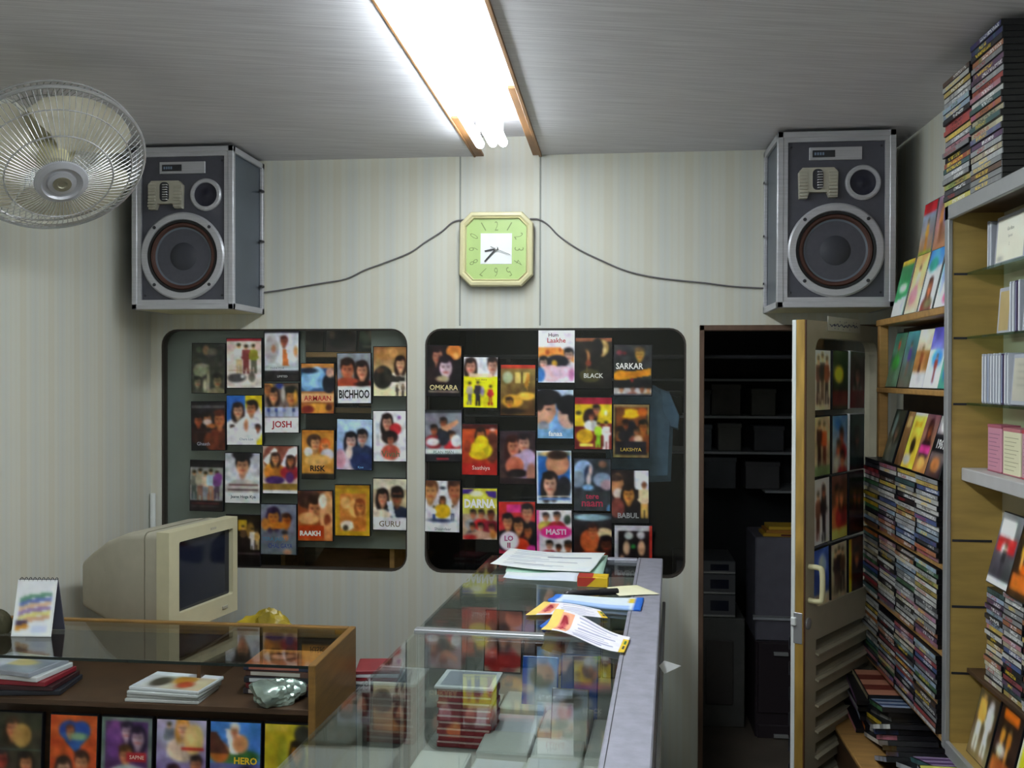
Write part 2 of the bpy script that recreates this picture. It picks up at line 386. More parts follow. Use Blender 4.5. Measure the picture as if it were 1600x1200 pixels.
# ------------------------------------------------------------------ printed covers (colour held on the vertices of the sheet)
def paint(ops, nu, nv, seed=0, mott=0.05, soft=2):
    rng = np.random.RandomState(seed)
    U, V = np.meshgrid(np.linspace(0, 1, nu), np.linspace(0, 1, nv)); C = np.zeros((nv, nu, 3)) + 0.5
    px = 1.0 / nv
    def blend(mask, col):
        nonlocal C
        C = C * (1 - mask[..., None]) + srgb(col) * mask[..., None]
    def ell(u, v, ru, rv, col, rot=0.0, k=1.0):
        du, dv = (U - u) * 0.7, V - v
        c, s_ = math.cos(rot), math.sin(rot); a = (du * c + dv * s_) / max(ru * 0.7, 1e-4); b = (-du * s_ + dv * c) / max(rv, 1e-4)
        d = np.sqrt(a * a + b * b); sf = px * 0.9 / max(min(ru * 0.7, rv), 1e-3)
        blend(np.clip((1 + sf - d) / (2 * sf), 0, 1) * k, col)
    def poly(pts, col, k=1.0):
        ins = np.zeros_like(U, bool); n = len(pts)
        for i in range(n):
            x1, y1 = pts[i]; x2, y2 = pts[(i + 1) % n]
            if y1 == y2: continue
            cond = ((V > y1) != (V > y2)) & (U < (x2 - x1) * (V - y1) / (y2 - y1) + x1); ins ^= cond
        blend(ins.astype(float) * k, col)
    def shade(c, f): return np.clip(srgb(c) * f, 0, 1)
    def head(u, v, s_, skin, hair, long=False, turn=0):
        ru = s_ * 0.76 / 0.7
        ell(u - 0.03 * turn + 0.01, v - s_ * 0.3, ru * 1.06, s_ * 0.92, hair)
        if long: ell(u - ru * 0.5, v + s_ * 0.5, ru * 0.8, s_ * 1.35, hair); ell(u + ru * 0.5, v + s_ * 0.5, ru * 0.75, s_ * 1.25, hair)
        ell(u, v + s_ * 0.9, ru * 0.45, s_ * 0.6, shade(skin, 0.8))
        ell(u, v + s_ * 0.12, ru * 0.84, s_ * 0.88, skin)
        ell(u + ru * (0.42 if turn >= 0 else -0.42), v + s_ * 0.2, ru * 0.42, s_ * 0.75, shade(skin, 0.78), k=0.6)
        ell(u - ru * 0.25, v - s_ * 0.72, ru * 0.75, s_ * 0.34, hair, 0.3)
        if s_ > 0.06:
            for sg in (-1, 1): ell(u + ru * 0.34 * sg + 0.1 * ru * turn, v + s_ * 0.02, ru * 0.13, s_ * 0.06, '311', k=0.8); ell(u + ru * 0.34 * sg, v - s_ * 0.13, ru * 0.2, s_ * 0.04, hair, k=0.45)
            ell(u + 0.08 * ru * turn, v + s_ * 0.27, ru * 0.1, s_ * 0.13, shade(skin, 0.75)); ell(u + 0.06 * ru * turn, v + s_ * 0.55, ru * 0.28, s_ * 0.07, 'a43')
    for op in ops:
        k = op[0]
        if k == 'g':
            t = V[..., None]; C = srgb(op[1]) * (1 - t) + srgb(op[2]) * t
        elif k == 'r':
            _, u0, v0, u1, v1, c = op[:6]; blend(((U >= u0) & (U <= u1) & (V >= v0) & (V <= v1)).astype(float), c)
        elif k == 'e': ell(*op[1:])
        elif k == 'p': poly(*op[1:])
        elif k in 'hw':
            _, u, v, s_, skin, hair, cl = op[:7]; turn = op[7] if len(op) > 7 else 0
            if cl: ell(u, v + s_ * 2.6, s_ * 2.0 / 0.7, s_ * 1.5, cl); ell(u + s_ * 0.8, v + s_ * 2.7, s_ * 0.8 / 0.7, s_ * 1.4, shade(cl, 0.72), k=0.6)
            head(u, v, s_, skin, hair, k == 'w', turn)
        elif k == 'f':
            _, u, v, h, cl, lg = op[:6]; w = h * 0.13 / 0.7
            poly([(u - w * 0.7, v + h * 0.5), (u + w * 0.7, v + h * 0.5), (u + w * 0.8, v + h), (u + w * 0.2, v + h), (u, v + h * 0.6), (u - w * 0.2, v + h), (u - w * 0.8, v + h)], lg)
            poly([(u - w, v + h * 0.17), (u + w, v + h * 0.17), (u + w * 1.25, v + h * 0.45), (u + w * 0.7, v + h * 0.53), (u - w * 0.7, v + h * 0.53), (u - w * 1.25, v + h * 0.45)], cl)
            ell(u, v + h * 0.08, h * 0.06 / 0.7, h * 0.08, 'c96'); ell(u, v + h * 0.035, h * 0.065 / 0.7, h * 0.05, '221')
    # printed dapple
    lo = (rng.rand(max(4, nv // 4), max(4, nu // 4), 1) - 0.5) * 0.85 + (rng.rand(max(4, nv // 4), max(4, nu // 4), 3) - 0.5) * 0.22
    yi = np.linspace(0, lo.shape[0] - 1.001, nv); xi = np.linspace(0, lo.shape[1] - 1.001, nu)
    y0 = yi.astype(int); x0 = xi.astype(int); fy = (yi - y0)[:, None, None]; fx = (xi - x0)[None, :, None]
    nzv = (lo[y0][:, x0] * (1 - fy) * (1 - fx) + lo[y0 + 1][:, x0] * fy * (1 - fx) + lo[y0][:, x0 + 1] * (1 - fy) * fx + lo[y0 + 1][:, x0 + 1] * fy * fx)
    fine = rng.randn(nv, nu, 1) * 0.5 + rng.randn(nv, nu, 3) * 0.12
    C = C * (1 + nzv * 3.2 * mott) + nzv * 1.6 * mott + fine * mott * 0.75 * (0.25 + C)
    for _ in range(soft):                                  # the dots of the print run together
        Pd = np.pad(C, ((1, 1), (1, 1), (0, 0)), 'edge')
        C = (Pd[1:-1, 1:-1] * 4 + Pd[:-2, 1:-1] + Pd[2:, 1:-1] + Pd[1:-1, :-2] + Pd[1:-1, 2:]) / 8
    return np.clip((C - 0.45) * 1.15 + 0.45, 0, 1)
def sheet_mesh(name, C, corner, eu, ev, mt, bend=None):
    """a sheet carrying the printed colours; corner = top left, eu across, ev down"""
    nv, nu, _ = C.shape; corner = np.array(corner); eu = np.array(eu); ev = np.array(ev)
    U, V = np.meshgrid(np.linspace(0, 1, nu), np.linspace(0, 1, nv))
    P = corner + U[..., None] * eu + V[..., None] * ev
    if bend is not None: P = P + bend(U, V)
    idx = np.arange(nu * nv).reshape(nv, nu)
    q = np.stack([idx[:-1, :-1], idx[1:, :-1], idx[1:, 1:], idx[:-1, 1:]], -1).reshape(-1, 4)
    me = bpy.data.meshes.new(name); me.from_pydata(P.reshape(-1, 3).tolist(), [], q.tolist()); me.materials.append(mt)
    c = C.reshape(-1, 3); l = np.where(c <= 0.04045, c / 12.92, ((c + 0.055) / 1.055) ** 2.4)
    a = me.color_attributes.new('Col', 'FLOAT_COLOR', 'POINT'); a.data.foreach_set('color', np.concatenate([l, np.ones((len(l), 1))], 1).ravel().tolist())
    me.polygons.foreach_set('use_smooth', [True] * len(me.polygons)); me.update(); return me
INK = {}
def ink(c):
    k = 'ink_' + c
    return MATS[k] if k in MATS else mat(k, c, 0.45)
CASE_MESH = {}
def case_mesh(w, h, t, mt=None):
    k = (round(w, 4), round(h, 4), round(t, 4), (mt or M_BLACK).name)
    if k not in CASE_MESH:
        CASE_MESH[k] = MB().cbox((-w/2, -t/2, 0), (w/2, t/2, h), 0.0015).mesh('movie_case', mt or M_BLACK)
    return CASE_MESH[k]
def cover_case(name, M, w, h, t, ops, label, cat='movie case', group=None, seed=0, res=(30, 44), inset=0.003, titles=(), shell=None, mott=0.05, pm=None, gain=1.0):
    """a thin case, local x across, z up, print on its -y side"""
    o = link(name, case_mesh(w, h, t, shell)); o.matrix_basis = M; o['_root'] = 1; ROOTS.append(o); tag(o, label, cat, group)
    C = np.clip(paint(ops, res[0], res[1], seed, mott) * gain, 0, 0.95)
    me = sheet_mesh('cover_print', C, (-w/2 + inset, -t/2 - 0.0004, h - inset), (w - 2*inset, 0, 0), (0, 0, -(h - 2*inset)), pm or M_PRINT)
    c = link('cover_print', me, o, True)
    for (txt, u, v, th, col, *rest) in titles:
        mb = MB(); mw = (rest[0] if rest else 0.9) * w; bold = rest[1] if len(rest) > 1 else 0.012
        add_text(mb, txt, th * h, (-w/2 + u * w, -t/2 - 0.0009, h - v * h), mw, bold=bold)
        if mb.v: part('title_lettering', mb, ink(col), c, local=True)
    return o
def random_ops(rng, pal):
    a, b, c, d = pal
    ops = [('g', a, b)]
    k = rng.randint(0, 4); sk = rng.choice(['c96', 'b85', 'da7', '964'])
    if k == 0: ops += [('w', 0.33, 0.3, 0.13, sk, '211', c), ('h', 0.66, 0.27, 0.13, sk, '111', d)]
    elif k == 1: ops += [('h', 0.5, 0.25, 0.17, sk, '211', c), ('f', 0.22, 0.5, 0.38, d, '223'), ('f', 0.78, 0.52, 0.36, c, '322')]
    elif k == 2: ops += [('f', 0.25, 0.18, 0.62, c, d), ('f', 0.5, 0.12, 0.68, d, '223'), ('f', 0.76, 0.2, 0.6, 'a98', c)]
    else: ops += [('e', 0.5, 0.35, 0.45, 0.28, c), ('w', 0.42, 0.32, 0.16, sk, '211', None), ('f', 0.75, 0.45, 0.4, d, '222')]
    ops += [('r', 0.08, 0.8, 0.92, 0.9, d), ('r', 0.15, 0.83, 0.8, 0.87, a)] if rng.rand() < 0.6 else [('r', 0, 0, 1, 0.09, d)]
    return ops

# ================================================================== THE SETTING
WT = 0.045                                       # partition thickness
w1 = (at_y(252, 514, YB), at_y(636, 892, YB)); w2 = (at_y(664, 514, YB), at_y(1071, 907, YB))
WZ1, WZ0 = 1.725, 0.807
DX0, DX1, DZ = at_y(1093, 508, YB).x, 0.955, at_y(1150, 508, YB).z
SX0, SX1 = at_y(742, 245, YB).x, at_y(845, 243, YB).x     # lamp slot in the ceiling
RD = 0.07                                        # slot depth
wins = [(w1[0].x, w1[1].x), (w2[0].x, w2[1].x)]
outer = [(XL, 0), (DX0, 0), (DX0, DZ), (DX1, DZ), (DX1, 0), (XR, 0), (XR, ZC + RD), (XL, ZC + RD)]
mb = MB().plate(outer, [rrect(a, WZ0, b, WZ1, 0.062) for a, b in wins], YB, YB + WT)
struct('wall_back', mb, wp_back)
struct('wall_left', MB().box((XL - 0.1, -1.2, 0), (XL, 5.6, ZC + RD)), wp_side)
struct('wall_right', MB().box((XR, -1.2, 0), (XR + 0.1, 5.6, ZC + RD)), wp_side)
struct('wall_front', MB().box((XL - 0.1, -1.3, 0), (XR + 0.1, -1.2, ZC + RD)), wp_back)
struct('floor', MB().box((XL - 0.1, -1.3, -0.1), (XR + 0.1, 5.7, 0)), M_FLOOR)
c1 = MB().box((XL - 0.1, -1.3, ZC), (SX0, YB, ZC + RD)).box((SX1, -1.3, ZC), (XR + 0.1, YB, ZC + RD)).box((XL - 0.1, -1.3, ZC + RD), (XR + 0.1, 5.7, ZC + RD + 0.05))
struct('ceiling', c1, M_CEIL)
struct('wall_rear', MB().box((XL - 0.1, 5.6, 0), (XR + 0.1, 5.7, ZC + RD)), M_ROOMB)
# wooden edges of the lamp slot; inner faces kept ceiling-white as painted tube glare
M_BATTEN = mat('slot_wood', '8a6038', 0.5, noise=0.25, scale=10, stretch=(4, 1, 4))
struct('trim_1', MB().cbox((SX0 - 0.004, -1.2, ZC - 0.004), (SX0 + 0.003, YB, ZC + 0.004), 0.001), M_BATTEN)
struct('trim_2', MB().cbox((SX1 - 0.006, -1.2, ZC - 0.008), (SX1 + 0.004, YB, ZC + 0.004), 0.001), M_BATTEN)
struct('trim_7', MB().cbox((SX0 + 0.003, 3.02, ZC - 0.001), (SX0 + 0.034, YB, ZC + 0.008), 0.001), M_BATTEN)
struct('trim_8', MB().cbox((SX1 - 0.03, 2.72, ZC - 0.001), (SX1 - 0.006, YB, ZC + 0.008), 0.001), M_BATTEN)
# joint strips of the wall panels above the windows, and the rim of the partition door
M_SEAM = mat('panel_seam', '8f928c', 0.6)
for i, px in enumerate((719, 844)):
    x = at_y(px, 380, YB).x
    struct('trim_%d' % (3 + i), MB().cbox((x - 0.003, YB - 0.0025, WZ1 + 0.01), (x + 0.003, YB, ZC), 0.001), M_SEAM)
M_JAMB = mat('brown_jamb', '5a4334', 0.5, noise=0.2, scale=12, stretch=(3, 3, 1))
mb = MB().cbox((DX0, YB - 0.006, 0), (DX0 + 0.018, YB + WT + 0.01, DZ), 0.002).cbox((DX0, YB - 0.006, DZ - 0.02), (DX1, YB + WT + 0.01, DZ), 0.002).cbox((DX1 - 0.015, YB - 0.004, 0), (DX1, YB + WT + 0.01, DZ), 0.002)
struct('trim_5', mb, M_JAMB)
p = at_y(231, 800, YB)
struct('trim_6', MB().tube([(XL + 0.014, YB - 0.014, 0), (XL + 0.014, YB - 0.014, at_y(231, 770, YB).z)], 0.011, 10), M_WHITE, True)
# window panes with their rims
M_RIM = mat('window_rim', '3a322c', 0.5)
for i, (a, b) in enumerate(wins):
    wr = struct('window_%d' % (i + 1), MB().plate(rrect(a, WZ0, b, WZ1, 0.062), [rrect(a + 0.006, WZ0 + 0.006, b - 0.006, WZ1 - 0.006, 0.057)], YB + 0.004, YB + WT - 0.004), M_RIM,
                label=['rounded left shop window hung with film covers', 'rounded right shop window hung with film covers'][i])
    part('pane', MB().prism(rrect(a + 0.004, WZ0 + 0.004, b - 0.004, WZ1 - 0.004, 0.058), YB + 0.014, YB + 0.018), M_WGLASS, wr)

# ================================================================== LAMP
def tube_lamp(y0, y1, x, r, z, label):
    t = thing('fluorescent_tube', label, 'lamp', (x, (y0 + y1) / 2, z), group='tubes in the ceiling slot')
    n = 10; prof = [(1e-4, 0), (r * 0.6, 0.003), (r * 0.9, 0.009), (r, 0.018)]
    L = y1 - y0
    prof += [(r, L - 0.018), (r * 0.9, L - 0.009), (r * 0.6, L - 0.003), (1e-4, L)]
    part('glass_tube', MB().lathe(prof, (x, y0, z), (0, 1, 0), 14), M_TUBE, t, True)
    for yy in (y0 + 0.06, y1 - 0.06):
        part('clip', MB().cbox((x - 0.006, yy - 0.008, z + r * 0.9), (x + 0.006, yy + 0.008, ZC + RD), 0.001), M_WHITE, t)
for sec, (ya, yb) in enumerate(((2.0, 3.24), (0.62, 1.9), (-0.76, 0.52))):  # near section is added out of view to light the door and shelves
    for k, px in enumerate((751, 771, 787)):
        x = at_y(px, 228, 3.24).x
        tube_lamp(ya, yb + (-0.0, 0.0, 0.0)[k], x, 0.0155, ZC - 0.03 - 0.004 * (k == 0),
                  '%s glowing white fluorescent tube of the %s section of the ceiling slot' % (['left', 'middle', 'right'][k], ['far', 'middle', 'near'][sec]))

# ================================================================== SPEAKERS
def speaker(c0, c1, label, side):
    x0, x1 = c0.x, c1.x; z1 = ZC - 0.012; z0 = c1.z; w = x1 - x0; h = z1 - z0; yf = 3.25; D = YB - yf - 0.002
    M = Matrix.Translation(((x0 + x1) / 2, yf, z0))
    t = thing('loudspeaker', label, 'speaker', group='wall loudspeakers', M=M)
    P = lambda n, b, mt, par=t, s=False: part(n, b, mt, par, s, True)
    a = w / 2
    P('cabinet', MB().box((-a + 0.012, 0.012, 0.012), (a - 0.012, D, h - 0.012)), mat('speaker_side', '4d5560', 0.35, noise=0.15, scale=5))
    fr = MB()
    for sx in (-1, 1):
        fr.cbox((sx * a - (0.02 if sx > 0 else 0), -0.004, 0), (sx * a + (0.02 if sx < 0 else 0), 0.016, h), 0.002)
        fr.cbox((sx * a - (0.012 if sx > 0 else 0), D - 0.02, 0), (sx * a + (0.012 if sx < 0 else 0), D, h), 0.002)
        for zz in (0, h - 0.022): fr.cbox((sx * a - (0.012 if sx > 0 else 0), 0, zz), (sx * a + (0.012 if sx < 0 else 0), D, zz + 0.022), 0.002)
    for zz in (0, h - 0.02): fr.cbox((-a, -0.004, zz), (a, 0.016, zz + 0.02), 0.002)
    P('trim_frame', fr, M_ALU)
    P('bottom_board', MB().cbox((-a + 0.004, 0.004, 0.001), (a - 0.004, D - 0.002, 0.013), 0.001), M_CREAM)
    P('inner_frame', MB().plate([(-a + 0.02, 0.02), (a - 0.02, 0.02), (a - 0.02, h - 0.02), (-a + 0.02, h - 0.02)], [[(-a + 0.034, 0.034), (a - 0.034, 0.034), (a - 0.034, h - 0.034), (-a + 0.034, h - 0.034)]], -0.001, 0.014), M_ALU)
    P('baffle', MB().box((-a + 0.02, 0.008, 0.02), (a - 0.02, 0.02, h - 0.02)), M_GREYP)
    pl = P('name_plate', MB().cbox((-0.086, 0.002, h - 0.094), (0.082, 0.009, h - 0.052), 0.001), M_ALU)
    part('badge', MB().box((-0.076, 0.0008, h - 0.085), (-0.004, 0.004, h - 0.062)), M_DARK, pl, local=True)
    lt = MB()
    for i in range(4): lt.box((-0.07 + i * 0.0085, 0.0002, h - 0.078), (-0.0645 + i * 0.0085, 0.001, h - 0.069))
    part('lettering', lt, ink('7788a0'), pl, local=True)
    # horn with its fins
    hx, hz = -0.06, h - 0.166
    hb = MB()
    hb.prism([(hx - 0.06, hz - 0.055), (hx - 0.035, hz - 0.055), (hx - 0.028, hz - 0.035), (hx + 0.028, hz - 0.035), (hx + 0.035, hz - 0.052), (hx + 0.062, hz - 0.052), (hx + 0.064, hz + 0.03), (hx + 0.05, hz + 0.045), (hx - 0.05, hz + 0.045), (hx - 0.062, hz + 0.03)], -0.012, 0.01)
    hn = P('horn', hb, M_HORN)
    part('horn_mouth', MB().prism(rrect(hx - 0.018, hz - 0.028, hx + 0.016, hz + 0.04, 0.014, 5), -0.0135, 0.0), M_DARK, hn, local=True)
    fin = MB()
    for i in range(7): fin.cbox((hx - 0.004, -0.024, hz - 0.024 + i * 0.0085), (hx + 0.013, -0.012, hz - 0.0205 + i * 0.0085), 0.0006)
    part('horn_fin', fin, M_CHROME, hn, local=True)
    for sg in (-1, 1):
        rb = MB()
        for i in range(8): rb.cbox((hx + sg * 0.047 - 0.013, -0.02 + 0.001 * i, hz - 0.048 + i * 0.011), (hx + sg * 0.047 + 0.013, -0.01, hz - 0.041 + i * 0.011), 0.0008)
        part('side_rib', rb, M_HORN, hn, local=True)
    # tweeter
    tx, tz = 0.085, h - 0.17
    tw = P('tweeter', MB().lathe([(0.057, 0), (0.057, 0.008), (0.052, 0.013), (0.043, 0.012), (0.041, 0.004)], (tx, 0.008, tz)), M_ALU, s=True)
    part('tweeter_cone', MB().lathe([(0.043, 0.006), (0.028, 0.002), (0.018, 0.001), (0.012, 0.003), (1e-4, 0.005)], (tx, 0.0075, tz)), mat('tweeter_cone', '1b1a2c', 0.5), tw, True, True)
    # woofer
    R = 0.155; wz = 0.188
    wf = P('woofer', MB().lathe([(R, 0), (R, 0.006), (R - 0.006, 0.012), (R * 0.84, 0.012), (R * 0.815, 0.004)], (0, 0.0055, wz), seg=64), M_ALU, s=True)
    part('rubber_gasket', MB().lathe([(R * 0.835, 0.0), (R * 0.82, 0.010), (R * 0.77, 0.008), (R * 0.76, 0.0)], (0, 0.0055, wz), seg=64), M_RUBBER, wf, True, True)
    part('surround', MB().lathe([(R * 0.775, 0.001), (R * 0.74, 0.009), (R * 0.70, 0.008), (R * 0.665, 0.0)], (0, 0.0055, wz), seg=64), mat('woofer_surround', '472a22', 0.7), wf, True, True)
    part('cone', MB().lathe([(R * 0.68, 0.0014), (R * 0.5, -0.008), (R * 0.34, -0.018 + 0.014)], (0, 0.0065, wz), seg=64), mat('woofer_cone', '5c6470', 0.38, noise=0.06), wf, True, True)
    part('dust_cap', MB().lathe([(R * 0.345, -0.004), (R * 0.27, 0.003), (R * 0.15, 0.008), (1e-4, 0.0095)], (0, 0.0066, wz), seg=48), mat('dust_cap', '32333c', 0.6), wf, True, True)
    for an in (45, 135, 225, 315):
        q = (R * 0.92 * math.cos(math.radians(an)), -0.0065, wz + R * 0.92 * math.sin(math.radians(an)))
        part('screw', MB().lathe([(0.006, 0), (0.006, 0.002), (1e-4, 0.003)], q, seg=10), M_DARK, wf, True, True)
    for sx in (-1, 1):
        for zz in (0.05, h - 0.05): P('baffle_screw', MB().lathe([(0.004, 0), (0.004, 0.002), (1e-4, 0.003)], (sx * (a - 0.045), 0.008, zz), seg=8), M_DARK)
    # cabinet side clips towards the room centre
    for zz in (0.1, 0.27, 0.46): P('clip', MB().cbox((side * a - 0.004, D - 0.05, zz), (side * (a + 0.006) + 0.002, D - 0.02, zz + 0.008), 0.001), M_DARK)
    return t
speaker(at_y(206, 228, 3.25), at_y(365, 483, 3.25), 'grey loudspeaker with silver trim hung in the corner behind the fan', 1)
speaker(at_y(1215, 206, 3.25), at_y(1399, 480, 3.25), 'grey loudspeaker with silver trim hung above the open door', -1)

# ================================================================== CLOCK AND CABLES
cc = at_y(777, 391, YB); cw = 0.137
def cham(s, c): return [(-s, -s + c), (-s + c, -s), (s - c, -s), (s, -s + c), (s, s - c), (s - c, s), (-s + c, s), (-s, s - c)]
ck = thing('wall_clock', 'square cream wall clock with cut corners and green dial between the cables', 'clock', M=Matrix.Translation((cc.x, YB, cc.z)) @ Matrix.Rotation(math.radians(0.5), 4, 'Y'))
P = lambda n, b, mt, par=ck, s=False: part(n, b, mt, par, s, True)
P('case_back', MB().prism(cham(cw * 0.98, 0.04), -0.03, 0), mat('clock_back', '3c3d3a', 0.5))
fb = MB()
lv = [(cw, 0.042, -0.02), (cw, 0.042, -0.034), (cw * 0.97, 0.04, -0.042), (cw * 0.9, 0.034, -0.044), (cw * 0.85, 0.03, -0.038), (cw * 0.83, 0.03, -0.043), (cw * 0.80, 0.027, -0.030)]
rings = [[(x, y, z) for x, z in cham(s_, c_)] for s_, c_, y in lv]
vs = [q for r_ in rings for q in r_]; fs = []
for j in range(len(rings) - 1):
    for i in range(8): fs.append((j*8+i, j*8+(i+1)%8, (j+1)*8+(i+1)%8, (j+1)*8+i))
fb.add(vs, fs); P('frame', fb, M_CREAM)
dial = P('dial', MB().prism(cham(cw * 0.815, 0.028), -0.032, -0.026), M_GREEN)
part('centre_square', MB().box((-0.058, -0.0335, -0.055), (0.058, -0.032, 0.058)), M_WHITEP, dial, local=True)
for k in range(1, 13):
    an = math.radians(30 * k); s_ = max(abs(math.sin(an)), abs(math.cos(an))); rr = 0.085 / (s_ ** 0.85)
    nb = MB(); add_text(nb, str(k)[-1], 0.034, (rr * math.sin(an), -0.0326, rr * math.cos(an)), 0.013, rot=an, bold=-0.012)
    part('numeral', nb, ink('77894f'), dial, local=True)
def hand(name, an, l0, l1, w0, w1_, y, mt):
    d = Vector((math.sin(an), 0, math.cos(an))); e = Vector((math.cos(an), 0, -math.sin(an)))
    a = [d * l0 - e * w0, d * l0 + e * w0, d * l1 + e * w1_, d * l1 - e * w1_]
    v = [q + Vector((0, y, 0)) for q in a] + [q + Vector((0, y + 0.0012, 0)) for q in a]
    P(name, MB().add(v, [(0,1,2,3),(7,6,5,4),(0,4,5,1),(1,5,6,2),(2,6,7,3),(3,7,4,0)]), mt)
hand('hour_hand', math.radians(259), -0.008, 0.043, 0.0035, 0.003, -0.0365, M_BLACK)
hand('minute_hand', math.radians(222), -0.008, 0.063, 0.0036, 0.0026, -0.0385, M_BLACK)
hand('second_hand', math.radians(112), -0.022, 0.057, 0.0012, 0.0006, -0.0405, M_DARK)
P('hub', MB().lathe([(0.006, 0), (0.006, 0.009), (1e-4, 0.011)], (0, -0.033, 0), seg=14), M_CHROME, s=True)
def smooth_path(pts, n=6):
    pts = [Vector(p) for p in pts]; out = []
    for i in range(len(pts) - 1):
        p0 = pts[max(i-1, 0)]; p1 = pts[i]; p2 = pts[i+1]; p3 = pts[min(i+2, len(pts)-1)]
        for k in range(n):
            t = k / n; out.append(0.5 * ((2*p1) + (p2-p0)*t + (2*p0-5*p1+4*p2-p3)*t*t + (3*p1-p0-3*p2+p3)*t**3))
    out.append(pts[-1]); return out
M_CABLE = mat('grey_cable', '6c686a', 0.5)
def cable(pix, label):
    o = part('speaker_cable', MB().tube(smooth_path([at_y(x, y, YB - 0.006) for x, y in pix]), 0.0031, 6), M_CABLE, None, True); tag(o, label, 'cable', 'cables along the wall')
cable([(404, 458), (440, 453), (500, 443), (540, 436), (570, 422), (600, 411), (640, 395), (665, 378), (690, 362), (708, 347), (727, 343)], 'grey cable drooping from the clock to the left loudspeaker')
cable([(828, 342), (842, 343), (856, 351), (875, 370), (905, 390), (940, 407), (975, 422), (1010, 431), (1050, 437), (1100, 442), (1150, 448), (1214, 451)], 'grey cable drooping from the clock to the right loudspeaker')

# ================================================================== FAN
fc = at_y(84, 250, 2.36)
v_ = (fc - EYE).normalized(); rt_ = v_.cross(Vector((0, 0, 1))).normalized(); up_ = rt_.cross(v_)
fn = (rt_ * 0.20 - up_ * 0.60 - v_ * 0.77).normalized()
fe = fn.cross(Vector((0, 0, 1))).normalized(); fg = fn.cross(fe)
FM = Matrix((( fe.x, fg.x, fn.x, fc.x), (fe.y, fg.y, fn.y, fc.y), (fe.z, fg.z, fn.z, fc.z), (0, 0, 0, 1)))
fan = thing('wall_fan', 'silver wall fan with wire guard and cream blades beside the left loudspeaker', 'fan', M=FM)
P = lambda n, b, mt, par=fan, s=True: part(n, b, mt, par, s, True)
RF = 0.226; Zn = (0, 0, 1)
P('outer_ring', MB().ring((0, 0, 0.004), Zn, RF, 0.0055, 72, 8).ring((0, 0, -0.022), Zn, RF * 0.99, 0.003, 72, 6), M_CHROME)
def dome(r, z0, sgn):                                     # guard profile, distance in front of the rim
    t = r / RF; return z0 + sgn * 0.088 * (1 - t ** 2.6)
gw = MB(); gb = MB()
for i in range(84):
    a = 2 * math.pi * i / 84; d = Vector((math.cos(a), math.sin(a), 0))
    gw.tube([d * r + Vector((0, 0, dome(r, 0.004, 1))) for r in (0.05, 0.09, 0.13, 0.17, 0.205, RF)], 0.0011, 4, caps=False)
    gb.tube([d * r + Vector((0, 0, dome(r, -0.02, -1))) for r in (0.06, 0.11, 0.16, 0.2, RF * 0.99)], 0.0011, 4, caps=False)
P('front_guard', gw, M_CHROME); P('rear_guard', gb, M_CHROME)
P('guard_hoop', MB().ring((0, 0, dome(0.13, 0.005, 1)), Zn, 0.13, 0.0022, 64, 6).ring((0, 0, dome(0.185, 0.005, 1)), Zn, 0.185, 0.0018, 64, 6).ring((0, 0, dome(0.14, -0.021, -1)), Zn, 0.14, 0.002, 64, 6), M_CHROME)
cap = P('cap', MB().lathe([(0.066, 0.0), (0.064, 0.006), (0.05, 0.012), (0.046, 0.006), (0.036, 0.004), (0.034, 0.010), (0.022, 0.012)], (0, 0, 0.086), Zn, 48), M_ALU)
part('badge', MB().lathe([(0.024, 0), (0.022, 0.008), (0.012, 0.008), (0.010, 0.005), (1e-4, 0.005)], (0, 0, 0.092), Zn, 32), mat('fan_badge', '8d8a78', 0.3, 0.6), cap, True, True)
M_BLADE = mat('fan_blade', 'd6d0bd', 0.35)
for k in range(3):
    b = MB(); a0 = math.radians(122 + 120 * k); nr, na = 8, 9; vs = []
    for i in range(nr):
        r = 0.03 + (0.205 - 0.03) * i / (nr - 1); wd = math.radians(24 + 34 * math.sin(min(1, i / 5) * math.pi / 2)) * (1 - 0.25 * (i == nr - 1))
        for j in range(na):
            s_ = j / (na - 1) * 2 - 1; a = a0 + wd * s_ * 0.95 + 0.15 * i / nr
            vs.append((r * math.cos(a), r * math.sin(a), -0.004 + 0.026 * s_ * (0.3 + 0.7 * i / nr)))
    n = len(vs); vs += [(x, y, z - 0.0025) for x, y, z in vs]; fs = []
    for i in range(nr - 1):
        for j in range(na - 1):
            q = (i*na+j, i*na+j+1, (i+1)*na+j+1, (i+1)*na+j); fs.append(q); fs.append(tuple(x + n for x in q[::-1]))
    P('blade', b.add(vs, fs), M_BLADE)
P('hub', MB().lathe([(1e-4, 0.03), (0.03, 0.028), (0.04, 0.015), (0.04, -0.03), (1e-4, -0.03)], (0, 0, 0), Zn, 32), M_CREAM)
P('motor', MB().lathe([(1e-4, -0.03), (0.06, -0.032), (0.075, -0.06), (0.075, -0.12), (0.05, -0.15), (1e-4, -0.155)], (0, 0, 0), Zn, 32), M_BEIGE)
inv = FM.inverted()
back = FM @ Vector((0, 0, -0.13)); wallp = Vector((XL + 0.015, back.y + 0.04, back.z + 0.02))
P('arm', MB().tube([inv @ p for p in smooth_path([back, back.lerp(wallp, 0.5) + Vector((0, 0, 0.02)), wallp])], 0.016, 12), M_BEIGE)
P('wall_bracket', MB().cbox((XL, wallp.y - 0.05, wallp.z - 0.08), (XL + 0.02, wallp.y + 0.05, wallp.z + 0.08), 0.004, M=inv), M_BEIGE, s=False)

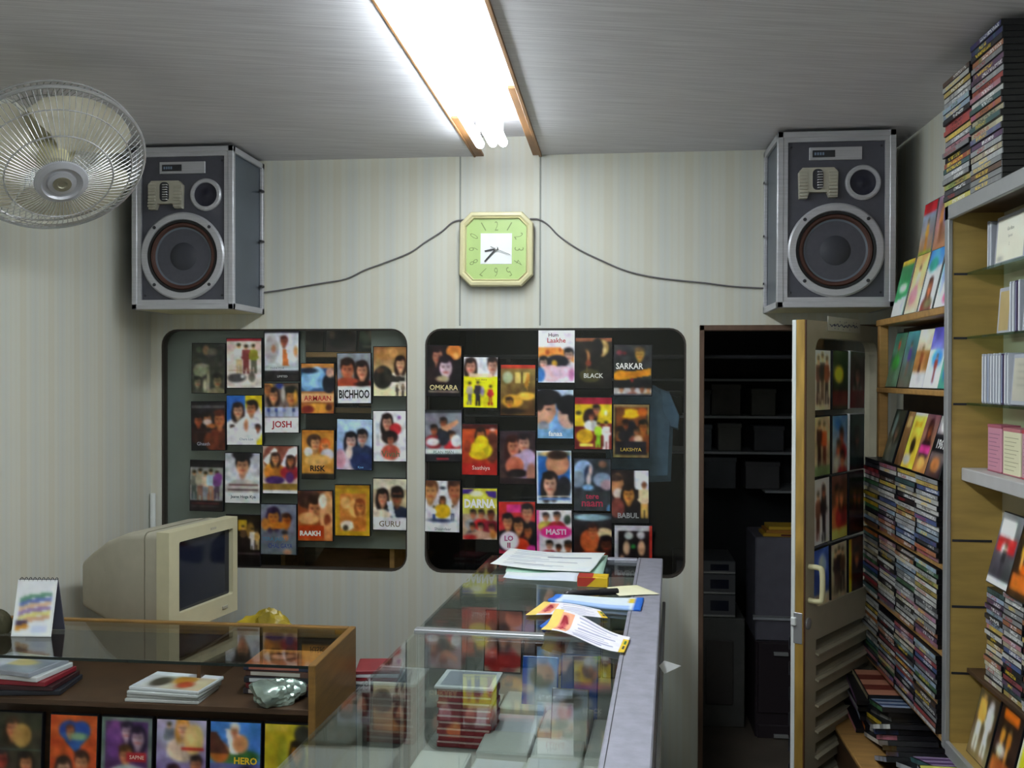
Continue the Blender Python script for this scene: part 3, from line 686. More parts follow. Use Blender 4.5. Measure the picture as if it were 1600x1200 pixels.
# ================================================================== FILM COVERS ON THE WINDOWS
SK, SD, SL = 'c98a62', '9a6040', 'e0b090'
H1 = '1a1414'
COVERS = [
 # (x0,y0,x1,y1), what it shows, place, paint, titles
 ((299,536,352,615), 'dark grey-green film case with a montage of pale faces', 'top of leftmost column, left window',
  [('g','3a3d38','4a4a40'),('e',.42,.13,.1,.1,'8a7055'),('e',.62,.16,.16,.08,'6a6458'),('e',.2,.12,.08,.06,'4d5a48'),('e',.25,.55,.22,.13,'8f9278'),('e',.3,.45,.2,.05,'a09c88'),('h',.17,.78,.1,'a8a080','2a2a24',None),('h',.78,.75,.13,'9a8a68','2c2824','8a8468'),('e',.5,.75,.05,.22,'b0a890'),('e',.4,.85,.06,.12,'c0baa0')], []),
 ((299,627,353,704), 'black film case with three orange-lit faces', 'second in leftmost column, left window',
  [('g','2b2428','14141a'),('r',0,.06,1,.13,'5a5658'),('h',.2,.38,.12,'a8603c','1c1014','3a1c18'),('h',.48,.36,.12,'b87850','2a1a14',None),('e',.48,.42,.14,.06,'d8c8c0'),('h',.85,.36,.17,'c87c50','5a2a1c','6a3420',-1),('e',.62,.5,.12,.05,'b06a38'),('r',0,.62,.6,.64,'40303a')], [('Ghaath',.36,.86,.07,'aab',.4)]),
 ((296,719,349,799), 'black film case with a row of slim figures on pale grey', 'third in leftmost column, left window',
  [('g','201c20','241c20'),('r',0,.13,1,.8,'9a9a96'),('f',.12,.2,.58,'777a70','55605c'),('f',.3,.16,.64,'b0a890','8a6a5a'),('f',.47,.22,.58,'d0b8a0','8c9298'),('f',.63,.17,.62,'a8c0c8','a87860'),('f',.82,.2,.58,'7a4a80','5a4a5a'),('e',.86,.33,.12,.1,'80488c'),('r',.05,.83,.9,.87,'5a2a2c'),('r',.05,.9,.9,.93,'3c3438')], []),
 ((354,528,410,607), 'white and pink film case under a red band with people in bright dress', 'top of second column, left window',
  [('g','e8ded4','dccfc8'),('r',0,0,1,.045,'a02838'),('f',.35,.1,.62,'ece8e0','d0b890'),('f',.56,.13,.58,'8a4444','7a3c3a'),('f',.78,.12,.6,'989438','6a6a58'),('e',.12,.18,.14,.08,'e4c8c4'),('e',.92,.16,.1,.1,'e0c0bc'),('e',.28,.8,.27,.09,'4a4648'),('e',.45,.77,.05,.03,'eee'),('e',.72,.78,.1,.1,'6a665e'),('r',.05,.63,.8,.66,'c09a80')], []),
 ((354,617,411,696), 'blue and yellow film case of a couple in white shirts', 'second in second column, left window',
  [('g','2a62b0','3a72b8'),('r',.52,0,1,1,'dcc81e'),('e',.75,.55,.3,.4,'e8e6ea'),('w',.32,.3,.14,SL,'2a1a18','e8e8ee'),('h',.7,.25,.14,SK,'1e1614','ecebf0',-1),('e',.8,.68,.2,.2,'dedfe6'),('h',.15,.66,.06,SD,H1,None),('h',.88,.66,.07,SD,H1,None),('p',[(0,.7),(.3,.6),(.85,.7),(.85,1),(0,1)],'e6e4ea'),('e',.55,.6,.06,.12,SK)], [('Chura Liya',.55,.88,.06,'78a',.6,0)]),
 ((351,707,407,787), 'white film case with one dark-haired man in a striped top', 'third in second column, left window',
  [('g','b8bac4','e6e8ec'),('r',0,.14,1,.3,'c8cad2'),('e',.5,.72,.52,.2,'c4beba'),('r',.1,.62,.95,.66,'7a5a58'),('r',.06,.71,.97,.75,'6a5458'),('h',.5,.24,.19,'d09a78','15131a',None),('e',.5,.03,.3,.1,'15131a'),('r',0,.8,1,1,'e2e4e6')], [('Jaane Hoga Kya',.52,.87,.075,'245',.9)]),
 ((352,804,407,885), 'dark film case with small figures half hidden by the monitor', 'bottom of second column, left window',
  [('g','2a2218','1c1818'),('r',.35,.08,.6,.3,'b8942c'),('e',.72,.3,.12,.16,'8a6a34'),('f',.5,.2,.45,'5a4430','282020'),('f',.78,.25,.42,'e0d8d0','c8c4c0'),('f',.92,.28,.4,'c09a60','a8946a'),('r',0,.74,1,.78,'4a4044')], []),
 ((413,517,468,596), 'white film case with a figure in an orange tie over a dark strip', 'top of third column, left window',
  [('g','d4d6de','c6c8d0'),('r',0,0,1,.03,'3a3440'),('e',.2,.35,.2,.3,'b8b4b4'),('e',.26,.35,.07,.08,'a8745c'),('e',.58,.5,.16,.35,'e8eaf0'),('e',.82,.4,.18,.25,'dcdfe8'),('p',[(.52,.36),(.64,.36),(.72,.7),(.54,.7)],'c8743a'),('h',.57,.2,.1,'a86a50','5a2c24',None),('e',.92,.4,.06,.1,'c8905c'),('r',.0,.7,1,.76,'b4bcbc'),('r',0,.79,1,1,'2a2628')], [('MAINE PYAR',.38,.735,.035,'567',.6,0),('LIMITED',.52,.9,.04,'ddd',.4,0)]),
 ((413,598,468,677), 'film case of four faces with large red lettering on white', 'second in third column, left window',
  [('g','6a5a4a','8a7a8a'),('e',.1,.08,.16,.1,'c89038'),('e',.45,.05,.12,.06,'2a3a80'),('w',.26,.24,.14,'d89a6c','2a1a1c',None),('h',.08,.12,.1,'c8844c','6a4428',None),('h',.8,.26,.17,'c0824e','22201c',None),('e',.78,.12,.22,.06,'262a24'),('e',.92,.28,.06,.14,'d8a040'),('e',.55,.22,.06,.15,'c8c4bc'),('r',0,.48,1,.68,'a8b0c8'),('f',.12,.46,.22,'4a58a0','8088a8'),('f',.35,.46,.22,'404c94','6a74a0'),('f',.58,.46,.22,'7a88b8','9aa0b0'),('f',.85,.46,.22,'38487a','8890a8'),('r',0,.7,1,1,'e6e2e4')], [('JOSH',.5,.84,.17,'b02030',.84,.02)]),
 ((410,696,466,772), 'film case of a dancing woman in yellow with raised white sleeves', 'third in third column, left window',
  [('g','c8b0a0','d8c0b8'),('e',.5,.25,.5,.35,'8a5040'),('p',[(0,.3),(.35,.02),(.42,.1),(.15,.4)],'eae6e6'),('p',[(.5,.42),(.75,.05),(1,0),(1,.15),(.6,.48)],'e6e6ee'),('e',.3,.55,.27,.2,'e0a040'),('w',.36,.26,.11,'d89a6a','2a1810','d88c30'),('w',.8,.3,.1,'c88858','2a1818','a82838'),('e',.35,.72,.28,.09,'4a2a6a'),('e',.78,.66,.12,.12,'5a3070'),('r',0,.8,1,.93,'9a7838'),('r',0,.93,1,1,'e4e0e6')], []),
 ((407,787,464,867), 'grey film case with orange faces above blue lettering', 'bottom of third column, left window',
  [('g','7c8090','70787e'),('w',.35,.25,.17,'c88038','3a2c48',None),('h',.72,.32,.13,'c8702c','4a3028',None),('e',.12,.4,.12,.12,'b87838'),('e',.5,.42,.3,.07,'c88030'),('e',.7,.66,.08,.07,'b07848'),('e',.68,.56,.09,.04,'3a3434'),('e',.75,.96,.12,.06,'c09078')], [('TERA JADU',.38,.7,.09,'48a',.66),('CHAL GAYA',.55,.82,.09,'3a4a90',.66)]),
 ((470,567,523,647), 'orange film case with a blue kissing couple', 'fourth column beside the red-lettered case, left window',
  [('g','c88a48','8a4a28'),('p',[(0,.08),(1,.08),(1,.55),(0,.55)],'3a5a88'),('e',.2,.35,.24,.2,'88b8e0'),('e',.48,.28,.26,.22,'9cc8ee'),('e',.7,.35,.2,.15,'7aaad8'),('e',.25,.14,.25,.06,'20283a'),('e',.85,.4,.2,.2,'1e222e'),('e',.88,.18,.12,.1,'c8a090'),('r',0,.6,1,.78,'d8a878'),('e',.5,.9,.5,.1,'e0a040'),('e',.2,.92,.2,.08,'7a2820'),('e',.85,.88,.1,.07,'5a3020')], [('ARMAAN',.5,.69,.1,'c43030',.8),]),
 ((471,671,523,749), 'orange film case of a leaning couple with black lettering', 'fourth column above a fallen grey panel, left window',
  [('g','c88838','b88434'),('r',0,0,1,.06,'b87828'),('e',.35,.22,.2,.14,'3a2a24'),('h',.42,.26,.15,'e0a878','4a3020',None),('w',.72,.32,.13,'d89058','c86028',None),('e',.8,.5,.22,.12,'c8c4cc'),('e',.2,.45,.14,.1,'e8e4e4'),('e',.5,.62,.42,.12,'d8a860'),('r',0,.9,1,1,'2a2824')], [('RISK',.5,.78,.12,'221810',.6,.03)]),
 ((465,766,521,846), 'orange-brown film case of two close faces with white lettering', 'bottom of fourth column, left window',
  [('g','7a4a30','b8602c'),('e',.3,.15,.35,.2,'4a3028'),('h',.5,.35,.22,'d08a5c','3a2218',None),('e',.86,.5,.22,.5,'d8a070'),('e',.72,.2,.12,.14,'ece0d0'),('e',.85,.58,.1,.12,'8a4428'),('e',.3,.55,.3,.12,'e0a870'),('r',0,.7,.75,.96,'b8481c'),('e',.9,.85,.12,.2,'d89058')], [('RAAKH',.36,.84,.1,'f4f0e8',.66,.05)]),
 ((527,551,581,631), 'film case of a man and woman in red over black lettering', 'top of fifth column, left window',
  [('g','8a9098','686c74'),('h',.3,.32,.2,'c87858','2a1814','a03028'),('w',.74,.34,.17,'e0a080','241414','a83434'),('e',.3,.58,.35,.1,'b05038'),('r',0,.66,1,1,'dfe0e6'),('e',.75,.62,.24,.05,'2a1818')], [('BICHHOO',.5,.81,.17,'181418',.88,.03)]),
 ((525,654,582,735), 'pale blue film case of a couple, woman in white', 'second in fifth column, left window',
  [('g','a8c4e8','8aa0c8'),('r',0,.0,1,.25,'b4cdec'),('w',.4,.42,.15,'d8b4a8','14121c','d4c0cc'),('h',.72,.35,.14,'c8a090','14121a','2a3858'),('e',.75,.85,.35,.2,'223058'),('e',.1,.8,.15,.2,'d8a0b0'),('e',.35,.66,.1,.14,'dcc4c0')], [('Kyun',.68,.94,.05,'8cf',.3),('Ho Gaya Na',.55,.14,.05,'dde8f8',.7,0)]),
 ((523,757,579,838), 'golden film case with an orange portrait in a frame', 'bottom of fifth column, left window',
  [('g','b89020','c09824'),('r',0,0,1,.07,'a87c18'),('r',.14,.17,.9,.92,'c8803c'),('e',.65,.45,.26,.2,'e0a860'),('w',.72,.4,.12,'d89050','8a4820',None),('e',.3,.35,.14,.12,'e4b070'),('e',.35,.8,.2,.1,'e8dcc8'),('e',.3,.85,.08,.06,'443830'),('e',.7,.75,.18,.12,'b06828')], []),
 ((583,541,636,620), 'brown and cream film case of a reaching dark-clad figure', 'top of sixth column, left window',
  [('g','8a6038','d8cca0'),('r',0,.62,1,1,'dcd2ac'),('e',.4,.15,.35,.12,'a87848'),('w',.82,.34,.14,'e0b088','2a1810','e8e0d0'),('e',.6,.12,.14,.1,'c08c58'),('e',.28,.62,.3,.24,'2a2824'),('p',[(.3,.55),(.95,.62),(.95,.7),(.4,.72)],'302c28'),('f',.72,.78,.24,'484038','383430'),('f',.9,.76,.24,'685a48','302c28'),('e',.2,.48,.12,.06,'5a4030')], []),
 ((583,641,636,722), 'white film case of a woman over a man in red', 'second in sixth column, left window',
  [('g','e2dfe6','dcdce2'),('w',.42,.22,.15,'d8a088','241818','e8e0e4'),('e',.68,.36,.18,.12,'b83038'),('e',.5,.52,.26,.13,'2a1a1c'),('h',.52,.56,.1,'b87860','20161a','c86050'),('e',.8,.13,.05,.035,'8a4a9a'),('r',.08,.25,.18,.7,'c8c8d0')], [('Vivah',.52,.84,.12,'6a6a4a',.74)]),
 ((582,747,636,829), 'cream film case of a couple, man in dark glasses, with grey lettering', 'bottom of sixth column, left window',
  [('g','cfc8b0','ddd8d0'),('r',0,.2,1,.76,'b8a888'),('w',.28,.36,.15,'c08a68','1a1412','dcd0b8'),('h',.72,.34,.17,'8a5a40','1c1614','26304a'),('r',.58,.3,.92,.37,'241c1a'),('p',[(.4,.45),(.56,.42),(.7,.78),(.5,.72)],'cfd4dc'),('e',.25,.72,.28,.12,'e0d0b8'),('r',0,.76,1,1,'e0dde0')], [('GURU',.5,.87,.11,'7a6a54',.8)]),
 # right window
 ((666,539,721,620), 'black film case of bearded faces with gold lettering', 'top of leftmost column, right window',
  [('g','1c1618','18141a'),('e',.8,.12,.24,.16,'c87c38'),('h',.3,.2,.16,'b07a60','241418','2a1c20'),('w',.55,.42,.2,'d8c0c8','241820',None),('e',.85,.2,.08,.06,'d8a060'),('e',.45,.66,.2,.06,'a89878'),('r',.05,.9,.95,.93,'8a7a70')], [('OMKARA',.5,.82,.1,'d8c890',.8,.02)]),
 ((664,640,723,722), 'grey film case of a leaping group with one man in red', 'second in leftmost column, right window',
  [('g','7a7c88','888a94'),('r',0,0,1,.05,'3a3c40'),('h',.5,.24,.09,SD,H1,'262830'),('p',[(.4,.34),(.9,.18),(.92,.25),(.6,.42)],'c89070'),('h',.24,.38,.09,SD,H1,'a02834'),('h',.74,.5,.08,SK,'2a1818','c03038'),('e',.5,.55,.16,.14,'2a2c38'),('e',.85,.6,.14,.12,'e0e0e4'),('e',.2,.62,.18,.08,'d8d8dc'),('r',0,.76,1,.85,'d4d8d8'),('r',0,.86,1,1,'24242a'),('r',.3,.94,.65,.97,'a83440')], [('PLAN MAN',.5,.81,.055,'567a68',.85,0)]),
 ((663,750,719,832), 'white film case of two faces framing a dancer in yellow', 'bottom of leftmost column, right window',
  [('g','c8c0c8','e2e2e6'),('p',[(.5,0),(.6,0),(.85,1),(.2,1)],'e4e6ee'),('h',.14,.2,.2,'c8905c','6a4830',None),('h',.86,.18,.2,'b87850','4a3024',None),('e',.5,.14,.08,.03,'282838'),('w',.5,.38,.07,SK,'3a2010','d8a828'),('e',.5,.6,.24,.14,'dcb020'),('f',.25,.5,.3,'e4e4ea','3a4a80'),('f',.8,.48,.3,'e8e8ec','2a3458'),('e',.45,.78,.35,.04,'38405a'),('r',0,.86,1,1,'d8d8da')], [('Shaandaar',.52,.93,.055,'667',.85,0)]),
 ((723,557,778,638), 'yellow and white film case with two faces over three standing women', 'top of second column, right window',
  [('g','dfe2ea','e0e0e4'),('w',.2,.18,.15,'d8a088','241612',None),('h',.85,.16,.15,'d0a088','241a16',None),('r',0,.38,1,1,'e8e010'),('r',.15,.32,.85,.4,'e4c8a8'),('f',.18,.5,.46,'b8a898','707080'),('f',.42,.48,.5,'3a3440','2a2830'),('f',.8,.56,.4,'b83038','a02c30'),('e',.56,.68,.06,.1,'a08cb8')], [('love story',.52,.45,.05,'854',.7,0)]),
 ((721,662,778,743), 'orange-red film case of a seated woman in yellow', 'second in second column, right window',
  [('g','b8542c','a83420'),('r',0,0,1,.08,'4a1c1c'),('e',.85,.45,.22,.3,'5a3024'),('w',.52,.2,.12,'c88050','24140e','d8c018'),('e',.4,.55,.22,.13,'e0c418'),('e',.55,.35,.2,.13,'dcc018'),('e',.5,.62,.16,.08,'c8a814'),('r',0,.78,1,1,'b02820'),('e',.15,.45,.1,.14,'8a3820'),('e',.86,.1,.08,.03,'e0b8b0')], [('Saathiya',.54,.86,.1,'f0e0d8',.76,0)]),
 ((722,762,778,844), 'purple and yellow film case of a crowd under white lettering', 'bottom of second column, right window',
  [('g','d0cc3a','bcae8a'),('p',[(0,0),(.35,0),(.2,.1),(.0,.12)],'4a2c8a'),('p',[(.65,.05),(1,.05),(1,.2),(.75,.15)],'4a2c8a'),('e',.4,.1,.2,.06,'ece8c8'),('r',0,.5,1,1,'b09a84'),('h',.3,.5,.08,SK,H1,'9a9aa0'),('h',.54,.5,.08,SK,H1,'c82c30'),('h',.82,.52,.09,SD,'2a1418','8a2038'),('h',.28,.75,.07,SK,H1,'282c38'),('h',.52,.76,.08,SL,H1,'3a5048'),('h',.84,.78,.08,SK,'3a1c10','e0d8c8'),('e',.5,.92,.4,.08,'c09884'),('e',.2,.96,.2,.05,'b03030'),('e',.9,.9,.1,.08,'b87838')], [('DARNA',.5,.3,.17,'f4f4f4',.86,.05)]),
 ((781,569,837,650), 'golden brown film case of a reclining woman under a red strip', 'top of third column, right window',
  [('g','8a7440','5a4020'),('r',0,0,1,.06,'b83c28'),('r',.4,.15,.85,.36,'c8b060'),('r',.58,.15,.64,.36,'5a4420'),('e',.2,.25,.15,.12,'a8b090'),('e',.35,.72,.3,.13,'e0a83c'),('e',.75,.62,.26,.08,'e8b848'),('p',[(.68,.4),(.78,.15),(.86,.2),(.78,.5)],'c88c38'),('h',.25,.75,.1,'e0a040','2a1a0c',None),('e',.3,.92,.4,.06,'2a2014')], []),
 ((780,673,837,757), 'dusky brown film case of an embracing couple', 'second in third column, right window',
  [('g','3a2c34','44302c'),('w',.38,.28,.18,'c88468','3a1c18',None),('h',.68,.22,.17,'c89880','2a2428','a890b0'),('e',.78,.55,.26,.22,'b8a0c0'),('e',.42,.66,.26,.18,'b86850'),('e',.5,.8,.3,.08,'20161a'),('e',.9,.8,.14,.2,'a87464'),('r',0,.9,1,1,'2a1c20')], []),
 ((779,783,838,866), 'pink-red film case of five faces with a round white badge', 'bottom of third column, right window',
  [('g','c03428','b02a4a'),('r',.2,.05,.62,.2,'d03a88'),('h',.78,.2,.15,'c88a68','14141a','1c1a22'),('h',.24,.38,.14,'c88860','18141a','1a1820'),('w',.54,.46,.14,'d09060','241414','c83c24'),('h',.8,.56,.11,'b87040','201418','1a1820'),('e',.6,.85,.24,.15,'c84420'),('e',.9,.92,.14,.08,'d83c9a'),('e',.28,.76,.27,.19,'e4c8dc'),('e',.28,.76,.24,.17,'e8d4e4'),('e',.27,.76,.235,.165,'ecdcea')], [('LO',.28,.7,.1,'b84a8a',.34,.03),('II',.28,.83,.1,'a82a5a',.2,.03)]),
 ((840,515,899,599), 'white film case of a lying couple with red lettering and an orange band', 'top of fourth column, right window',
  [('g','e6e2ea','e8dfe6'),('p',[(0,.33),(.6,.33),(1,.5),(1,.62),(.5,.5),(0,.52)],'e09040'),('e',.25,.42,.06,.05,'a04818'),('e',.6,.37,.04,.04,'a84c18'),('h',.84,.47,.12,'e8c0a8','14141a',None),('e',.52,.6,.32,.13,'20202a'),('e',.45,.63,.08,.06,'c89a30'),('w',.14,.62,.11,'e8c4b0','1a1818',None),('e',.35,.82,.3,.16,'e8bcc4'),('e',.65,.8,.26,.12,'e0c0d0'),('e',.05,.85,.14,.14,'3a70b0'),('e',.92,.85,.08,.12,'d088b0')], [('Hum',.42,.1,.07,'433',.3),('Laakhe',.5,.2,.09,'c02838',.5),]),
 ((839,608,897,686), 'blue film case of a man and a woman face to face', 'second in fourth column, right window',
  [('g','b8c8dc','8aacd0'),('e',.5,.6,.3,.25,'7aa8dc'),('e',.14,.4,.36,.34,'c8987c'),('e',.24,.15,.42,.17,'1c1a1e'),('e',.05,.32,.12,.12,'241c1c'),('e',.44,.45,.08,.08,'c8987c'),('e',.86,.52,.3,.28,'d0a898'),('e',.88,.3,.36,.2,'16161c'),('e',.98,.5,.12,.2,'1a181e'),('e',.7,.58,.06,.05,'c89888'),('e',.16,.75,.16,.1,'8a8c94'),('r',0,.82,1,1,'7aa4cc'),('e',.72,.48,.07,.02,'30242a'),('e',.3,.4,.06,.02,'30242a')], [('fanaa',.5,.89,.1,'fff',.66,.02)]),
 ((838,703,895,788), 'blue and white framed film case of two faces', 'third in fourth column, right window',
  [('g','c8d4e4','d0dcea'),('r',.05,.03,.95,.86,'2f6cb4'),('e',.5,.06,.46,.05,'d8c078'),('e',.6,.25,.34,.22,'c08868'),('e',.6,.08,.3,.09,'3a2820'),('w',.38,.62,.2,'dcaa90','281c1c',None),('e',.78,.7,.2,.22,'24242c'),('r',.05,.85,.95,.88,'dcd0b8'),('r',.05,.9,.95,.94,'5a80b8')], []),
 ((838,796,895,872), 'pink and white film case with a pink oval title', 'bottom of fourth column, right window',
  [('g','dcd6da','d8d2d6'),('r',0,0,.06,1,'d85aa0'),('h',.26,.14,.08,SK,H1,'c8b848'),('h',.58,.13,.09,SK,H1,'b02030'),('e',.88,.2,.1,.1,'3a4a3a'),('e',.55,.46,.46,.14,'dc2c86'),('h',.36,.74,.09,SL,H1,'a82838'),('h',.62,.8,.07,SD,H1,'8a8a9a'),('h',.9,.76,.11,SD,'1c1614','b89070')], [('MASTI',.55,.46,.12,'f0c8dc',.7,.04)]),
 ((898,527,957,608), 'black-brown film case of a face lit from the right', 'top of fifth column, right window',
  [('g','2a2418','18160f'),('r',0,0,1,.06,'8a5438'),('e',.72,.2,.2,.17,'b0945c'),('e',.6,.2,.16,.2,'1c1812'),('e',.8,.24,.05,.06,'e0cc90'),('e',.28,.38,.12,.15,'a87c48'),('e',.22,.4,.1,.2,'2a2014'),('e',.36,.5,.08,.06,'8a4428'),('e',.4,.75,.3,.14,'4a4428'),('r',.3,.55,.32,.7,'6a5c30')], [('BLACK',.5,.74,.09,'d8d8d0',.52,.02)]),
 ((897,620,957,703), 'yellow film case with a dark red band and a round gold badge', 'second in fifth column, right window',
  [('g','d8bc24','e0c428'),('r',0,0,1,.13,'982038'),('r',0,.55,.6,1,'6a1c20'),('r',.5,.5,1,1,'7a2a24'),('e',.42,.38,.2,.17,'2a1c20'),('h',.58,.24,.09,SK,'18141a',None),('h',.45,.36,.07,SK,'2a1414','e8e8ee'),('e',.1,.3,.08,.04,'3a3020'),('e',.84,.3,.04,.05,'e8e4d8'),('f',.64,.48,.5,'a4cc30','88b828'),('f',.85,.46,.54,'e4dcd8','dcd4d4'),('e',.27,.75,.23,.14,'e0bc20'),('e',.27,.75,.19,.1,'c8a018'),('r',.12,.9,.5,.95,'e8d860')], []),
 ((896,716,955,799), 'dark blue film case with red lettering under a huddled figure', 'third in fifth column, right window',
  [('g','3a4048','2c3034'),('e',.25,.2,.26,.18,'98b8d8'),('e',.1,.4,.2,.16,'7a8498'),('e',.4,.3,.13,.18,'26304a'),('e',.4,.4,.07,.12,'d8c8c8'),('e',.45,.22,.05,.1,'d8b8b0'),('e',.78,.4,.26,.14,'8898b0'),('e',.9,.5,.18,.1,'a88c94'),('e',.78,.1,.12,.07,'7a5a48'),('e',.38,.55,.15,.06,'88b0e0'),('r',0,.64,1,1,'383c40'),('p',[(.92,.9),(1,.86),(1,1),(.9,1)],'5a88b8')], [('tere',.5,.72,.09,'b02c4a',.44,.02),('naam',.5,.86,.1,'b02c4a',.56,.02)]),
 ((896,802,957,880), 'dark film case of an orange-lit couple under a pale blue oval', 'bottom of fifth column, right window',
  [('g','2a2c34','3a1c14'),('e',.45,.07,.48,.07,'98b8c8'),('e',.8,.42,.26,.14,'d8c498'),('e',.42,.55,.26,.24,'b85c30'),('h',.5,.34,.13,'c87a48','3a1c14',None),('w',.86,.62,.16,'5a3020','20141a',None),('e',.5,.9,.4,.14,'a84424')], []),
 ((958,538,1019,619), 'black film case of an outstretched orange arm with white lettering', 'top of rightmost column, right window',
  [('g','38383a','2a2a2c'),('h',.68,.18,.12,'c89848','6a5438',None),('e',.14,.15,.08,.05,'7a3840'),('e',.28,.16,.05,.03,'8a3434'),('e',.18,.62,.2,.12,'d09018'),('p',[(.3,.52),(.5,.52),(1,.46),(1,.6),(.5,.66),(.3,.68)],'c8841c'),('r',0,.7,1,.84,'1c1c1e'),('e',.48,.7,.04,.04,'8a2020'),('r',0,.86,1,.97,'b8b4b4'),('h',.2,.88,.05,SK,H1,'e8e8e8'),('h',.5,.86,.06,'8a6050',H1,'a87060'),('h',.75,.87,.06,SD,H1,'d8c8c0'),('h',.92,.88,.05,SK,H1,'b89060'),('r',0,.97,1,1,'4a4c54')], [('SARKAR',.42,.42,.12,'f0f0ea',.7,.02)]),
 ((957,631,1015,716), 'brown framed film case of a band of soldiers with gold lettering', 'second in rightmost column, right window',
  [('g','8a7850','807048'),('r',.05,.04,.95,.95,'2a2420'),('r',.08,.05,.92,.7,'7a4420'),('e',.45,.17,.3,.09,'e8b818'),('e',.2,.14,.12,.1,'6a3c20'),('e',.82,.14,.14,.08,'b85c1c'),('h',.22,.56,.13,'b8783c','201814',None),('h',.84,.42,.12,'b8702c','1a1a14','8a4c1c'),('e',.5,.5,.16,.2,'1e222a'),('h',.35,.38,.08,'7a5030',H1,'242428'),('h',.64,.5,.07,'a87850',H1,'88503c'),('e',.7,.65,.12,.07,'c8a890'),('r',.08,.7,.92,.94,'242028')], [('LAKSHYA',.5,.84,.065,'c8a840',.64,.01)]),
 ((955,734,1015,818), 'film case of a white-bearded man and a woman with a strip of white', 'third in rightmost column, right window',
  [('g','241a1a','20161a'),('r',.62,0,1,.36,'dcdce6'),('e',.16,.3,.17,.24,'c0885c'),('e',.18,.44,.14,.1,'d8ccc0'),('e',.1,.14,.22,.07,'3a2a24'),('w',.46,.45,.16,'d8984c','201412',None),('e',.15,.72,.2,.2,'7a4038'),('f',.88,.24,.74,'d8c8a0','c8a058'),('e',.88,.27,.06,.06,'7a4a30'),('r',0,.92,1,1,'2a2c2c')], [('BABUL',.45,.85,.1,'9a9a9c',.62,.03)]),
 ((959,820,1020,900), 'white-framed black film case with a red right edge behind the counter end', 'bottom of rightmost column, right window',
  [('g','c0bcc4','b8b4ba'),('r',.1,.1,.92,.95,'1e1418'),('r',.92,0,1,1,'b83428'),('e',.38,.2,.12,.08,'b8b8bc'),('e',.7,.19,.11,.08,'b4b4b8'),('e',.32,.45,.09,.14,'c8a888'),('e',.72,.45,.1,.15,'c09878'),('e',.5,.42,.06,.05,'2a7a34'),('e',.2,.7,.07,.12,'a88870'),('e',.8,.78,.1,.12,'c8a890')], []),
]
GW = 'film cases fixed to the shop windows'
for i, (bx, look, place, ops, titles) in enumerate(COVERS):
    a = at_y(bx[0], (bx[1] + bx[3]) / 2, YB + 0.002); b = at_y(bx[2], (bx[1] + bx[3]) / 2, YB + 0.002)
    t0 = at_y((bx[0] + bx[2]) / 2, bx[1], YB + 0.002).z; b0 = at_y((bx[0] + bx[2]) / 2, bx[3], YB + 0.002).z
    w, h = b.x - a.x, t0 - b0
    Mx = Matrix.Translation(((a.x + b.x) / 2, YB + 0.007, b0)) @ Matrix.Rotation(math.radians(random.Random(i).uniform(-0.8, 0.8)), 4, 'Y')
    cover_case('film_case', Mx, w, h, 0.013, ops, '%s, %s' % (look, place if len((look + ' ' + place).split()) <= 16 else place.split(', ')[-1]), 'film case', GW, seed=i, res=(36, 52), titles=titles, mott=0.065)

# ================================================================== DOOR (stands open into the shop)
HX, HY, DWID, DTH = 0.95, YB - 0.012, 0.655, 0.042
f_dir = None
for k in range(2000):                              # swing the leaf until its free edge lies on its sight line
    ang = math.radians(90) * k / 2000
    fx, fy = HX - DWID * math.cos(ang), HY - DWID * math.sin(ang)
    if fx >= at_y(1259, 700, fy).x - 0.0005: break
DANG = ang
e_ = Vector((math.cos(ang), math.sin(ang), 0)); n_ = Vector((math.sin(ang), -math.cos(ang), 0))
DM = Matrix.Translation((fx, fy, 0)) @ Matrix.Rotation(ang, 4, 'Z')
DI = DM.inverted()
def on_door(px, py): return DI @ at_pl(px, py, (fx, fy, 0), n_)
DH = DZ - 0.012
door = thing('door_1', 'half-open beige door with glazed top and louvred bottom', 'door', M=DM)
del door['category']; door['kind'] = 'structure'
P = lambda n, b, mt, par=door, s=False: part(n, b, mt, par, s, True)
gl = on_door(1273, 740).x; gt = on_door(1285, 528).z; gb_ = on_door(1275, 950).z; gr = DWID - 0.075
ll = on_door(1275, 1015).x; lz = [on_door(1275, y).z for y in (1016, 1056, 1096, 1138, 1177)]
step = (lz[0] - lz[-1]) / 4
slots = [lz[0] - i * step for i in range(12) if lz[0] - i * step > 0.12]
hol = [rrect(gl, gb_, gr, gt, 0.045)] + [[(ll, z), (gr, z), (gr, z + step * 0.4), (ll, z + step * 0.4)] for z in slots]
P('leaf', MB().plate([(0, 0.01), (DWID, 0.01), (DWID, DH), (0, DH)], hol, 0, DTH), M_DOOR)
M_EDGE = mat('worn_gold_edge', 'a3813c', 0.4, 0.1, noise=0.35, scale=9, stretch=(3, 3, 0.6), bump=0.2)
P('edge_strip', MB().cbox((-0.004, 0.003, 0.01), (0.0, DTH - 0.012, DH), 0.001), M_EDGE, )
P('edge_bead', MB().cbox((-0.003, -0.001, 0.01), (0.003, 0.003, DH), 0.0008), mat('edge_brown', '553320', 0.5))
P('edge_laminate', MB().cbox((-0.005, DTH - 0.012, 0.01), (0.0, DTH + 0.001, DH), 0.001), M_WHITE)
P('pane', MB().box((gl - 0.004, 0.022, gb_ - 0.004), (gr + 0.004, 0.025, gt + 0.004)), M_WGLASS)
